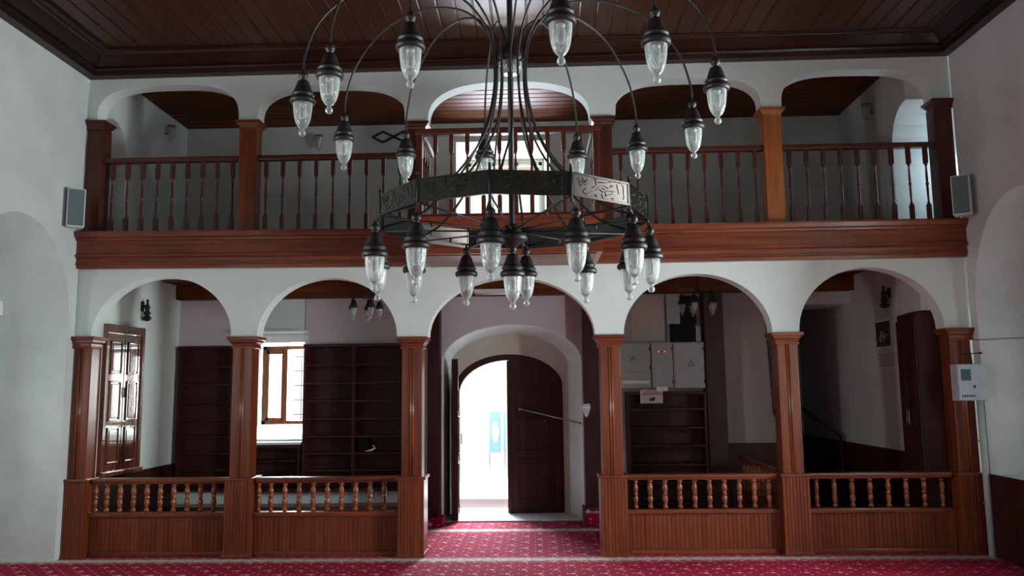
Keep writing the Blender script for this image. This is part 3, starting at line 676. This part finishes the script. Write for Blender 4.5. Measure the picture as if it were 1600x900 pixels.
def sconce_iron(x, y, z, sgn, lab):
    t = thing('wall_sconce', lab, 'wall lamp', (x,y,z), 'dark iron sconces on the aisle end walls')
    m = MB(); m.bbox(x, x+sgn*.02, y-.03,y+.03,z+.12,z+.24,0.004); m.build('wall_plate','iron',t)
    m = MB(); cx = x+sgn*.07; m.tube([(x+sgn*.01,y,z+.18),(cx,y,z+.2)],0.008,6)
    m.lathe([(0,0),(.02,.004),(.035,.012),(.038,.02),(.028,.026),(.05,.034),(.052,.048),(.03,.06),(.028,.08),(.042,.09),(.042,.105),(.026,.12),(.024,.15),(.034,.16),(.03,.18),(.016,.2),(.012,.24),(.018,.25),(.0,.27)],(cx,y,z),14)
    for k in range(8): a = k*PI/4; m.lathe([(0,-.018),(.007,-.01),(0,0)],(cx+.045*math.cos(a),y+.045*math.sin(a),z+.035),6)
    m.build('ornate_body','iron',t)
sconce_iron(AXL, 1.05, 2.52, 1, 'dark iron wall sconce above the wooden shuttered cupboard')
sconce_iron(AXR, 0.93, 2.54, -1, 'dark iron wall sconce above the two posters')
def sconce_glass(x, y, z, sx, sy, lab):
    t = thing('glass_sconce', lab, 'wall lamp', (x,y,z), 'glass cup sconces on the gallery walls')
    m = MB(); m.tube([(x,y,z+.10),(x+sx*.06,y+sy*.06,z+.13),(x+sx*.08,y+sy*.08,z+.19)],0.008,6); m.lathe([(0,.19),(.05,.19),(.05,.205),(0,.21)],(x+sx*.08,y+sy*.08,z),14); m.build('bracket','iron',t)
    m = MB(); m.lathe([(0,0),(.012,.01),(.03,.05),(.045,.10),(.05,.16),(.05,.19)],(x+sx*.08,y+sy*.08,z),16); m.build('glass_cup','glass',t)
sconce_glass(AXL,1.45,4.86,1,0,'glass cup sconce high on the gallery end wall above the window-side bay')
sconce_glass(AXR,1.03,4.80,-1,0,'glass cup sconce on the gallery end wall near the blue-lit niche')
p_ = atY(501,238,YB); sconce_glass(p_.x,YB-.01,p_.z,0,-1,'glass cup sconce low on the gallery back wall behind the second bay')
p0 = atY(740,462,1.2)
t = thing('ceiling_tube_light', 'narrow fluorescent tube fixture on the ceiling inside the entrance', 'lamp', (-0.5,1.9,2.88))
m = MB(); m.bbox(-0.80,-0.22,1.84,1.925,2.90,2.95,0.006); m.build('housing','white',t)
m = MB(); m.tube([(-0.78,1.87,2.887),(-0.24,1.87,2.887)],0.013,10); m.build('tube','white',t)
# lattice bracket on the gallery back wall
m = MB()
pts = [(585,215),(600,206),(615,215),(630,206),(645,215)]; z0 = atY(600,215,YB).z; xs = [atY(px,215,YB).x for px in (583,599,616,632,648)]
for i in range(4):
    for s_ in (-1,1):
        za = z0+(0.0 if i % 2 == 0 else s_*.075); zb = z0+(s_*.075 if i % 2 == 0 else 0.0)
        m.tube([(xs[i],YB-.03,za),(xs[i+1],YB-.03,zb)],0.014,6)
m.tube([(xs[4],YB,z0),(xs[4],YB-.05,z0)],0.012,6)
tag(m.build('lattice_bracket','iron',origin=(xs[0],YB,z0)), 'black folding lattice bracket on the gallery back wall', 'bracket')

# ================================================================== ENTRANCE
# arched frame and the two leaves
m = MB().prism(arch(-1.13,0.34,0.012,1.70,2.15,24)[0:], 2.76, 2.86, 'Y', [arch(-1.08,0.29,0.013,1.62,2.07,24)]); struct(m, 'door_frame', 'dark_x')
def leaf_panels(m, u0, u1, zs, P, d=0.012):
    for z0, z1 in zs:
        for a, b_, c, e in ((u0,u1,z0,z0+.02),(u0,u1,z1-.02,z1),(u0,u0+.02,z0,z1),(u1-.02,u1,z0,z1)): P(m, a, b_, c, e, d)
        P(m, u0+.045, u1-.045, z0+.045, z1-.045, d*.8)
# closed leaf (quarter of the arch)
def leafoutline(x0, x1, c, h, zsp, zc, z0):
    pts = [(x0,z0)]
    for i in range(17):
        x = x0+(x1-x0)*i/16; k = max(0, 1-((x-c)/h)**2); pts.append((x, zsp+(zc-zsp)*math.sqrt(k)))
    pts.append((x1,z0)); return pts
t = thing('door_leaf', 'closed dark wooden door leaf with sunk panels and an iron hold bar', 'door', (0.29,2.72,0.02), 'leaves of the entrance door')
m = MB().prism(leafoutline(-0.40,0.315,-0.37,0.70,1.64,2.10,0.02), 2.70, 2.755, 'Y')
def PY(m, a, b_, c, e, d): m.bbox(a,b_,2.70-d,2.70,c,e,0.004)
leaf_panels(m, -0.30, 0.19, [(0.18,0.72),(0.82,1.32),(1.40,1.72)], PY); m.build('leaf', 'dark_z', t)
m = MB().bbox(-0.42,-0.37,2.685,2.70,0.02,2.06,0.004); m.build('cover_strip','dark_z',t)
q0 = atY(812,639,2.64); q1 = atY(906,661,2.1)
m = MB().tube([(q0.x,2.69,q0.z),(q0.x,2.63,q0.z)],0.02,8).tube([q0,(q1.x,q1.y-.02,q1.z)],0.008,8); m.lathe([(0,-.02),(.02,0),(0,.02)],(q1.x,q1.y-.02,q1.z),8); m.build('hold_bar','steel',t)
m = MB()
for px, py in ((851,658),(817,686)):
    q = atY(px,py,2.70); m.lathe([(0,-.012),(.012,0),(0,.012)],(q.x,2.695,q.z),8)
m.build('stud','steel',t)
t = thing('door_leaf', 'dark wooden door leaf swung open into the room beside the bright opening', 'door', (-1.03,2.72,0.02), 'leaves of the entrance door')
ol = [(2.72-(x+1.03), z) for x, z in leafoutline(-1.03,-0.40,-0.37,0.66,1.62,2.07,0.02)]
m = MB().prism(ol, -1.165, -1.085, 'X')
def PX(m, a, b_, c, e, d): m.bbox(-1.085,-1.085+d,a,b_,c,e,0.004)
leaf_panels(m, 2.18, 2.62, [(0.18,0.72),(0.82,1.32),(1.40,1.66)], PX)
for v in m.v: v.x += (2.72-v.y)*0.085
m.build('leaf','dark_z',t)
m = MB().tube([(-1.04,2.16,0.98),(-0.995,2.16,0.98),(-0.995,2.16,1.10),(-1.04,2.16,1.10)],0.008,6); m.build('handle','steel',t)
# dark boards flanking the entrance and step edges
t = tag(MB().bbox(-1.40,-1.245,1.86,YB-.014,0.101,2.87,0.006).build('wooden_upright','dark_z',origin=(-1.32,1.9,0.101)), 'tall dark wooden upright beside the open door leaf, floor to ceiling', 'upright', 'dark uprights of the entrance wall')
t = tag(MB().bbox(0.585,0.80,1.86,YB-.014,0.201,2.87,0.006).build('wooden_upright','dark_z',origin=(0.68,1.9,0.201)), 'tall dark wooden upright carrying the small white shield-shaped lamp', 'upright', 'dark uprights of the entrance wall')
t = tag(MB().bbox(2.12,2.36,1.84,YB-.012,0.0,2.87,0.008).build('wooden_upright','dark_z',origin=(2.24,1.9,0)), 'thick dark wooden upright between the electric cabinets and the bare wall', 'upright', 'dark uprights of the entrance wall')
q0 = atY(910,631,1.86); q1 = atY(922,652,1.86); xc = (q0.x+q1.x)/2
t = thing('shield_lamp', 'small white shield-shaped wall lamp on the dark upright by the entrance', 'lamp', (xc,1.86,q1.z))
m = MB().prism([(q0.x,q0.z),(q1.x,q0.z),(q1.x,q0.z-.07),(xc+.02,q1.z+.02),(xc,q1.z),(xc-.02,q1.z+.02),(q0.x,q0.z-.07)],1.835,1.858,'Y'); m.build('shade','speaker_box',t)
m = MB().box(q0.x-.004,q1.x+.004,1.829,1.858,q0.z-.055,q0.z-.04); m.build('band','white',t)
# raised carpeted steps at both sides of the threshold
struct(MB().bbox(0.56,1.10,1.78,YB-.013,0.0,0.20,0.012), 'floor_step', 'carpet')
struct(MB().bbox(-1.42,-1.20,1.80,YB-.013,0.0,0.10,0.012), 'floor_step.001', 'carpet')
struct(MB().box(0.545,0.81,1.765,1.80,0.195,0.212).box(0.54,0.56,1.765,YB-.013,0.0,0.212), 'trim_8', 'trim_brown')
# outside: paving, neighbouring house, board on posts
struct(MB().box(-14,14,2.9,30,-0.25,-0.03), 'ground', 'outside')
hb = thing('house', 'pale neighbouring house with tan eaves seen through the gallery window', 'building', (-1,13,0))
MB().box(-7,5,13,19,-0.1,7.6).build('wall','outside',hb)
MB().bbox(-7.4,5.4,12.6,19.4,7.6,7.95,0.02).build('eaves','tan',hb)
for x in (-4.5,-1.6,1.4): MB().box(x,x+1.0,12.96,13.0,4.4,5.9).build('window','screen',hb)
q0 = atY(765,643,4.6); q1 = atY(783,707,4.6)
bd = thing('notice_board', 'pale blue board with a white oval on two thin posts outside the door', 'sign', ((q0.x+q1.x)/2,4.6,-0.03))
MB().prism(rect(q0.x,q1.x,q1.z,q0.z),4.59,4.61,'Y').build('board','blue_board',bd)
xc, zc = (q0.x+q1.x)/2, (q0.z+q1.z)/2
MB().prism([(xc+.055*math.cos(a*PI/10),zc+.17*math.sin(a*PI/10)) for a in range(20)],4.583,4.589,'Y').build('oval','white',bd)
for x in (q0.x-.005, q1.x+.06): MB().tube([(x,4.62,-0.03),(x,4.62,q0.z+.02)],0.012,8).build('post','steel',bd)
MB().box(q1.x+.04,q1.x+.08,4.60,4.62,q1.z,q0.z).build('side_plate','blue_board',bd)

# ================================================================== LEFT AISLE
# cupboard with glossy shutters on the end wall
Y0, Y1, Z0, Z1 = 0.28, 0.92, 0.83, 2.33
t = thing('wall_cupboard', 'varnished wall cupboard with two panelled shutters mirroring the daylight', 'cupboard', (AXL,0.56,Z0-.04))
X = AXL
def SKW(m):
    for v in m.v:
        if v.x > AXL+1e-4: v.x += (v.y-Y0+.05)*0.075
    return m
m = MB(); m.bbox(X,X+.05,Y0-.05,Y1+.05,Z1,Z1+.10,0.006).bbox(X,X+.05,Y1,Y1+.05,Z0,Z1,0.006).bbox(X,X+.05,Y0-.05,Y0,Z0,Z1,0.006).bbox(X,X+.075,Y0-.055,Y1+.07,Z0-.05,Z0,0.006); SKW(m).build('frame','gloss_shutter',t)
ym = (Y0+Y1)/2
for a, b_ in ((Y0,ym-.004),(ym+.004,Y1)):
    m = MB(); m.bbox(X,X+.032,a,b_,Z0,Z1,0.004)
    for z0, z1 in ((Z0+.08,Z0+.47),(Z0+.54,Z0+.98),(Z0+1.05,Z1-.08)):
        for u0,u1,v0,v1 in ((a+.05,b_-.05,z0,z0+.018),(a+.05,b_-.05,z1-.018,z1),(a+.05,a+.068,z0,z1),(b_-.068,b_-.05,z0,z1)): m.bbox(X+.03,X+.046,u0,u1,v0,v1,0.004)
        m.bbox(X+.03,X+.042,a+.085,b_-.085,z0+.035,z1-.035,0.008)
    s_ = SKW(m).build('shutter','gloss_shutter',t)
    yy = b_-.02 if a == Y0 else a+.02
    SKW(MB().tube([(X+.04,yy,Z0+.80),(X+.06,yy,Z0+.80),(X+.06,yy,Z0+.90),(X+.04,yy,Z0+.90)],0.006,6)).build('handle','iron',s_)
struct(MB().bbox(AXL,AXL+.03,0.22,YB-.012,0.0,0.91 if False else 0.77,0.005), 'trim_9', 'dark_z')
# bookcases
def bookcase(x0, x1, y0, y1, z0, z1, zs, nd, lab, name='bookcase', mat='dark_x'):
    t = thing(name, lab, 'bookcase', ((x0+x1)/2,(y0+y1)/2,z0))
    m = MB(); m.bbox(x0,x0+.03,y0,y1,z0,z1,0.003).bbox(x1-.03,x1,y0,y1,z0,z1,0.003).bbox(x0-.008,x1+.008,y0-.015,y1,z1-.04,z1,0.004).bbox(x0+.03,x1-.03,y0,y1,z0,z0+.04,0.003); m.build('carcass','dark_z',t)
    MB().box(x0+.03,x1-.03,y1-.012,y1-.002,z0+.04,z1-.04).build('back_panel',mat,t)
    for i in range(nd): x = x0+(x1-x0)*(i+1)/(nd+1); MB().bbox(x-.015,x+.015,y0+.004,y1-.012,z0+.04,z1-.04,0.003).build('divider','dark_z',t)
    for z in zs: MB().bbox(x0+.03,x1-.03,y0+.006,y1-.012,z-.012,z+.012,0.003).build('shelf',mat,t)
    return t
SH = [2.0,1.77,1.545,1.32,1.10,0.89,0.68]
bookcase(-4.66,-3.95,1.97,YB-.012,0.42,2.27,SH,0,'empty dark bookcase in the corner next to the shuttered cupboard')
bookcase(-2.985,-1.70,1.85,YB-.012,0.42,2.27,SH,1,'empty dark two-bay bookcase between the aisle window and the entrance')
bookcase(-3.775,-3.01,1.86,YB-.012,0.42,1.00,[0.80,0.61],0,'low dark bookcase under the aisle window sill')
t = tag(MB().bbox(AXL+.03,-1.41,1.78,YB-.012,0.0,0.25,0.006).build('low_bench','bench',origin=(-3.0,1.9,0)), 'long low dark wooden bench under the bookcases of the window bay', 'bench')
struct(MB().box(AXL,-1.41,YB-.012,YB-.002,0.25,0.42), 'trim_10', 'plaster')
# object lying on the shelf
q = atY(575,705,1.95)
tag(MB().bbox(q.x-.12,q.x+.02,1.90,2.05,0.905,1.08,0.01).build('black_bag','black',origin=(q.x-.05,1.97,0.905)), 'small black bag on a shelf of the two-bay bookcase', 'bag')
tag(MB().tube([(q.x-.02,1.89,0.915),(q.x+.05,1.885,0.925),(q.x+.10,1.90,0.95),(q.x+.07,1.91,0.985)],[.008,.014,.012,.006],8).build('white_cable','white',origin=(q.x+.03,1.89,0.905)), 'short white cable lying beside the black bag on the shelf', 'cable')
# aisle window
wx0, wx1, wz0, wz1 = -3.72, -3.06, 1.235, 2.285
m = MB(); t_ = .045; y0, y1 = 2.44, 2.49
m.bbox(wx0,wx0+.06,y0,y1,wz0,wz1,.004).bbox(wx1-.04,wx1,y0,y1,wz0,wz1,.004).bbox(wx0,wx1,y0,y1,wz0,wz0+.05,.004).bbox(wx0,wx1,y0,y1,wz1-.05,wz1,.004)
xm = atY(447,600,2.45).x; m.bbox(xm-.03,xm+.02,y0-.01,y1,wz0,wz1,.004)
m.bbox(wx0+.06,wx0+.10,y0-.015,y1,wz0+.05,wz1-.05,.004).bbox(xm-.055,xm-.025,y0-.015,y1,wz0+.05,wz1-.05,.004).bbox(wx0+.06,xm-.03,y0-.015,y1,wz0+.05,wz0+.09,.004).bbox(wx0+.06,xm-.03,y0-.015,y1,wz1-.11,wz1-.05,.004)
wf = struct(m, 'window_8', 'wood_z', (wx0,y0,wz0))
m = MB(); m.box(wx0+.05,wx1-.03,2.463,2.467,wz0+.04,wz1-.04); g = m.build('pane','pane',wf)
m = MB()
for i in range(2): x = xm+.10+i*.17; m.tube([(x,2.83,wz0),(x,2.83,wz1)],0.007,6)
for i in range(5): z = wz0+.12+i*.2; m.tube([(xm,2.83,z),(wx1,2.83,z)],0.007,6)
m.build('grille','iron',wf)
struct(MB().bbox(-3.78,-3.0,1.90,YB,2.43,2.46,0.004).box(-3.78,-3.0,YB-.03,YB,2.31,2.40), 'trim_11', 'white')
struct(MB().bbox(-3.775,-3.0,1.84,YB+.02,1.005,1.035,0.006).prism([(-3.76,YB+.0)]+[(-3.05,YB+.0),(-3.05,2.74),(-3.76,2.74)],1.03,1.06,'Z'), 'trim_12', 'plaster')
# gallery window
m = MB(); a, b_, c, d = -0.95, 0.11, 3.5, 4.88
m.bbox(a,a+.05,2.78,2.83,c,d,.004).bbox(b_-.05,b_,2.78,2.83,c,d,.004).bbox(a,b_,2.78,2.83,c,c+.06,.004).bbox(a,b_,2.78,2.83,d-.05,d,.004)
for i in (1,2): x = a+(b_-a)*i/3; m.bbox(x-.02,x+.02,2.78,2.83,c,d,.004)
wf = struct(m, 'window_9', 'white', (a,2.78,c))
MB().box(a+.04,b_-.04,2.803,2.807,c+.05,d-.04).build('pane','pane',wf)

# ================================================================== RIGHT AISLE
def cabinet(x0, x1, z0, z1, y0, lab, tri=None, slot=False, led=False, split=None):
    t = thing('electric_cabinet', lab, 'electric cabinet', ((x0+x1)/2,y0,z0), 'grey electric cabinets on the entrance wall')
    MB().bbox(x0,x1,y0,YB-.012,z0,z1,0.006).build('body','grey_box',t)
    z1d = z1-.02; z0d = z0+.02 if split is None else split
    d = MB().bbox(x0+.012,x1-.012,y0-.014,y0,z0d,z1d,0.004).build('door','grey_box',t)
    if split is not None: MB().bbox(x0+.012,x1-.012,y0-.012,y0,z0+.02,split-.012,0.004).build('lower_cover','grey_box',t)
    for z in (z0d+.06, z1d-.06): MB().bbox(x1-.022,x1-.004,y0-.022,y0-.010,z-.02,z+.02,0.002).build('hinge','iron',d)
    MB().lathe([(0,-.008),(.009,0),(0,.008)],(x0+.035,y0-.018,(z0d+z1d)/2),8).build('lock','steel',d)
    if tri:
        cx, cz, s = tri; m = MB()
        o = [(cx-s,cz-s*.8),(cx+s,cz-s*.8),(cx,cz+s)]; i_ = [(cx-s*.6,cz-s*.58),(cx+s*.6,cz-s*.58),(cx,cz+s*.6)]
        m.prism(o,y0-.0155,y0-.0142,'Y',[i_]); m.prism([(cx+.1*s,cz+.4*s),(cx-.18*s,cz-.1*s),(cx+.02*s,cz-.1*s),(cx-.08*s,cz-.5*s),(cx+.2*s,cz+.02*s),(cx+.0*s,cz+.02*s)],y0-.0155,y0-.0142,'Y')
        m.build('warning_triangle','ink',d)
    if slot: MB().bbox(x0+.04,x1-.03,y0-.018,y0-.010,z0+.06,z0+.10,0.003).build('meter_window','white',t)
    if led:
        for dx in (-.035,.0,.04):
            MB().lathe([(0,-.008),(.013,-.004),(.013,.004),(0,.008)],(led[0]+dx,y0-.018,led[1]),10).build('indicator','redled' if dx else 'ink',d)
yc = 1.87
cabinet(0.82,1.02,1.66,2.24,1.90,'narrow grey electric cabinet mostly hidden behind the arcade post')
cabinet(1.03,1.435,1.66,2.235,yc,'grey electric cabinet with a white meter slot and a warning triangle',(1.21,2.04,.035),True,False,1.86)
cabinet(1.445,1.715,1.66,2.235,yc,'grey electric cabinet with red indicator lights near its top',None,False,(1.575,2.12))
cabinet(1.722,2.11,1.66,2.235,yc,'widest grey electric cabinet with a warning triangle in its middle',(1.94,1.97,.045))
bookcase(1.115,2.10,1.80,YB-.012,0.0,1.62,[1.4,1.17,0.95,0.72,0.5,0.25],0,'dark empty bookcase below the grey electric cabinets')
q0 = atY(1000,609,1.78); q1 = atY(1036,630,1.78)
t = thing('warning_sign', 'small white camera-warning sign with red lettering under the cabinets', 'sign', ((q0.x+q1.x)/2,1.79,q1.z))
MB().bbox(q0.x,q1.x,1.771,1.784,q1.z,q0.z,0.003).build('plate','paper',t)
W_, H_ = q1.x-q0.x, q0.z-q1.z
m = MB()
for k in range(11):
    u = .10+k*.078; m.box(q0.x+W_*u,q0.x+W_*(u+.055),1.7675,1.7705,q1.z+H_*.62,q1.z+H_*.76)
for k in range(7):
    u = .28+k*.075; m.box(q0.x+W_*u,q0.x+W_*(u+.05),1.7675,1.7705,q1.z+H_*.80,q1.z+H_*.92)
m.build('lettering','pink',t)
m = MB(); cx, cz = q0.x+W_*.53, q1.z+H_*.30
m.prism([(cx-.035,cz-.02),(cx-.045,cz),(cx-.01,cz+.02),(cx+.03,cz+.03),(cx+.04,cz+.005),(cx+.02,cz-.025),(cx-.01,cz-.02)],1.7675,1.7705,'Y'); m.build('camera_picture','ink',t)
q0 = atY(1025,604,1.79); q1 = atY(1043,611,1.79)
tag(MB().bbox(q0.x,q1.x,1.755,1.784,q1.z,q0.z,0.004).build('socket_strip','white',origin=(q0.x,1.80,q1.z)), 'tiny white plastic socket tucked between the camera sign and the cabinet', 'socket')
# things above the cabinets
def onwall(name, px0, py0, px1, py1, y0, mat, lab, cat, y1=None, b=0.005):
    a = atY(px0,py0,y0); c = atY(px1,py1,y0)
    return tag(MB().bbox(a.x,c.x,y0,(YB-.012) if y1 is None else y1,c.z,a.z,b).build(name,mat,origin=((a.x+c.x)/2,y0,c.z)), lab, cat)
onwall('wall_board',984,462,1040,533,2.05,'plaster_beige','tan board panel on the wall above the electric cabinets','board')
onwall('junction_box',1041,460,1063,506,1.98,'grey_box','pale grey junction box above the cabinets beside the black box','box')
onwall('black_box',1049,506,1086,533,1.93,'black','black box standing on top of the electric cabinets','box')
onwall('cable_box',1087,509,1096,533,1.95,'grey_box','small grey box beside the black box on the cabinets','box')
onwall('black_monitor',1063,462,1089,505,1.96,'black','tall black box mounted above the squat black box','box')
q = atY(1075,502,1.95); 
# rounded dark board half behind the post
a = atY(1195,480,2.06); c = atY(1240,655,2.06)
o_ = [(a.x,a.z),(c.x+.1,a.z),(c.x+.1,c.z),(a.x+.10,c.z),(a.x+.06,c.z+.03),(a.x+.045,c.z+.08)]
tag(MB().prism(o_,2.05,YB-.012,'Y').build('dark_board','dark_z',origin=(a.x,2.05,c.z)), 'dark rounded-corner board on the bare wall behind the inner railing', 'board')
# wainscots
struct(MB().bbox(2.36,3.32,2.055,YB-.012,0.0,0.96,0.005), 'trim_13', 'dark_z')
struct(MB().bbox(AXR-.03,AXR,0.705,4.19,0.0,0.94,0.005), 'trim_14', 'dark_z')
m = MB()
for i in range(40): y = -0.06-i*0.12; m.bbox(XR-.025,XR-.001,y-.118,y,0.0,0.77,0.004)
m.bbox(XR-.035,XR-.001,-4.86,-0.05,0.765,0.79,0.004)
struct(m, 'trim_15', 'dark_z')
# staircase in the alcove
t = thing('staircase', 'dark wooden staircase rising in the alcove at the far end of the aisle', 'stairs', (3.75,2.9,0))
m = MB()
for i in range(5): m.bbox(3.33,3.98-.13*i,2.55+.12*i,4.0,.2*i,.2*i+.2,0.006)
m.build('steps','dark_x',t)
MB().tube([(3.99,2.50,1.0),(3.4,3.2,1.6)],0.02,8).build('handrail','dark_x',t)
MB().tube([(3.985,2.50,0.0),(3.985,2.50,1.02)],0.022,8).build('newel','dark_x',t)
# wardrobe door, posters on the end wall
t = thing('wardrobe', 'tall dark wooden wardrobe with two doors beside the last arcade post', 'wardrobe', (4.2,0.47,0))
X = AXR-.05
MB().bbox(X,4.42,0.25,0.69,0.0,2.43,0.006).build('carcass','dark_z',t)
for y0, y1 in ((0.255,0.465),(0.473,0.685)):
    d = MB().bbox(X-.02,X-.001,y0,y1,0.06,2.36,0.005); d.bbox(X-.03,X-.02,y0+.04,y1-.04,0.2,1.0,0.006).bbox(X-.03,X-.02,y0+.04,y1-.04,1.15,2.2,0.006)
    d = d.build('door','dark_z',t)
    yy = y1-.02 if y0 < .3 else y0+.02
    MB().tube([(X-.022,yy,1.25),(X-.05,yy,1.25),(X-.05,yy,1.40),(X-.022,yy,1.40)],0.006,6).build('handle','steel',d)
def onside(name, px0, py0, px1, py1, d, mat, lab, cat, parts=None):
    a = atX(px0,py0,AXR); c = atX(px1,py1,AXR); zt = (a.z+atX(px1,py0-2,AXR).z)/2
    t = thing(name, lab, cat, (AXR,(a.y+c.y)/2,c.z))
    MB().bbox(AXR-d,AXR,c.y,a.y,c.z,a.z,0.003).build('sheet',mat,t)
    return t, a, c
t, a, c = onside('poster',1367,500,1396,545,.012,'paper','upper poster with a dark photograph on the aisle end wall','poster')
m = MB().box(AXR-.0135,AXR-.012,c.y+.03,a.y-.03,c.z+.04,a.z-.04); m.build('photograph','ink',t)
m = MB()
for k in range(5):
    y = c.y+.06+random.random()*(a.y-c.y-.14); z = c.z+.08+random.random()*(a.z-c.z-.2); m.box(AXR-.0145,AXR-.0135,y,y+.06,z,z+.08)
m.build('picture_figures','grey_box',t)
t, a, c = onside('poster',1368,549,1410,576,.012,'plaster_grey','lower wide poster of faint text on the aisle end wall','poster')
m = MB()
for k in range(6): z = a.z-.04-k*(a.z-c.z-.06)/6; m.box(AXR-.0135,AXR-.012,c.y+.05,a.y-.04-random.random()*.1,z-.006,z)
m.build('text_lines','ink',t)

# ================================================================== HALL SIDE WALL FITTINGS
def speaker(px0, py0, px1, py1, X, sg, lab):
    a = atX(px0,py0,X); c = atX(px1,py1,X)
    yc, zc = (a.y+c.y)/2, (a.z+c.z)/2
    t = thing('wall_speaker', lab, 'speaker', (X, yc, c.z), 'wall speakers at the ends of the gallery beam')
    x0, x1 = (X, X+sg*.15)
    h = (a.z-c.z)/2
    return t, yc, zc, h
for (pc, X, sg, lab) in (((118,326),XL,1,'pale column speaker at the end of the beam on the shuttered-cupboard side'),((1503,306),XR,-1,'pale column speaker at the end of the beam above the wall box')):
    P = atY(pc[0],pc[1],-0.26); x = P.x; z = P.z; y = -0.26
    t = thing('wall_speaker', lab, 'speaker', (x,y,z-.21), 'wall speakers at the ends of the gallery beam')
    hw, hh, dp = 0.085, 0.205, 0.07
    rot = Matrix.Rotation(sg*math.radians(36),3,'Z')
    def T(m):
        for i, v in enumerate(m.v): m.v[i] = rot@(v)+Vector((x,y,z))
        return m
    T(MB().bbox(-hw,hw,-dp,dp,-hh,hh,0.012)).build('cabinet','speaker_frame',t)
    T(MB().bbox(-hw+.012,hw-.012,-dp-.006,-dp+.004,-hh+.014,hh-.014,0.003)).build('grille','grille',t)
    m = MB().tube([(x,y+.05,z),(X+sg*.01,y+.10,z)],0.012,6); m.bbox(X,X+sg*.015,y+.05,y+.15,z-.05,z+.05,0.003); m.build('bracket','grey_box',t)
# wall box with screen
BXX = XR
by = -0.20; P = atY(1494,569,by-.0); P2 = atY(1530,626,by)
t = thing('control_box', 'pale wall box with a small blue screen on a pipe by the last post', 'control box', (XR-.12, by+.1, P2.z))
bx1 = XR-.001; bx0 = P.x
MB().bbox(bx0,bx1,by,by+.13,P2.z,P.z,0.008).build('body','speaker_box',t)
d = MB().bbox(bx0+.006,P2.x,by-.01,by,P2.z+.008,P.z-.008,0.003).build('door','speaker_box',t)
ww = P2.x-bx0; hh = P.z-P2.z
MB().bbox(bx0+ww*.18,bx0+ww*.66,by-.014,by-.008,P.z-hh*.45,P.z-hh*.14,0.002).build('screen','screen',d)
MB().bbox(bx0+ww*.76,bx0+ww*.84,by-.018,by-.008,P.z-hh*.66,P.z-hh*.58,0.002).build('lock','ink',d)
m = MB()
for k in range(6): m.box(bx0+ww*(.16+k*.11),bx0+ww*(.24+k*.11),by-.0112,by-.010,P2.z+hh*.10,P2.z+hh*.16)
m.build('lettering','ink',d)
t = thing('conduit_pipe', 'pale vertical conduit running down from the wall box to the floor', 'pipe', (XR-.04,by+.06,0))
MB().tube([(XR-.05,by+.06,0.0),(XR-.05,by+.06,P2.z)],0.032,12).build('pipe','speaker_box',t)
for z in (0.5,1.1): MB().bbox(XR-.09,XR-.001,by+.045,by+.075,z,z+.02,0.002).build('clip','grey_box',t)
tag(MB().tube([(XR-.20,by+.05,P.z+.10),(XR-.11,by+.05,P.z+.105),(XR-.02,by+.05,P.z+.11)],0.006,6).tube([(XR-.11,by+.05,P.z+.12),(XR-.10,by+.05,P.z)],0.006,6).tube([(XR-.02,by+.05,P.z+.11),(XR,by+.05,P.z+.11)],0.012,6).build('pipe_bracket','iron',origin=(XR,by+.05,P.z)), 'thin dark iron rod bracket on the wall above the control box', 'bracket')
# thin tubes added to stand for the ledge lines on the niche jambs
tag(MB().tube([(XR-.001,-0.05,2.115),(XR-.0,-.128,2.11),(XR+.3,-.134,2.12),(XR+.8,-.134,2.13)],0.010,6).build('ledge_line','grey_box',origin=(XR,-.1,2.11)), 'thin tube standing for the ledge line across the plaster above the control box', 'cable')
tag(MB().tube([(XL-.8,-.134,2.955),(XL-.4,-.134,2.955),(XL-.1,-.134,2.975),(XL-.0,-.134,2.98)],0.009,6).build('ledge_line','grey_box',origin=(XL,-.13,2.97)), 'thin tube standing for the ledge line in the plaster niche on the speaker side', 'cable')
P = atY(1,482,-.14)
tag(MB().bbox(P.x-.1,P.x+.02,-.17,-.131,P.z-.075,P.z+.075,0.006).build('switch_box','white',origin=(P.x,-.15,P.z-.07)), 'white switch box cut by the edge of the photo inside the niche', 'switch')
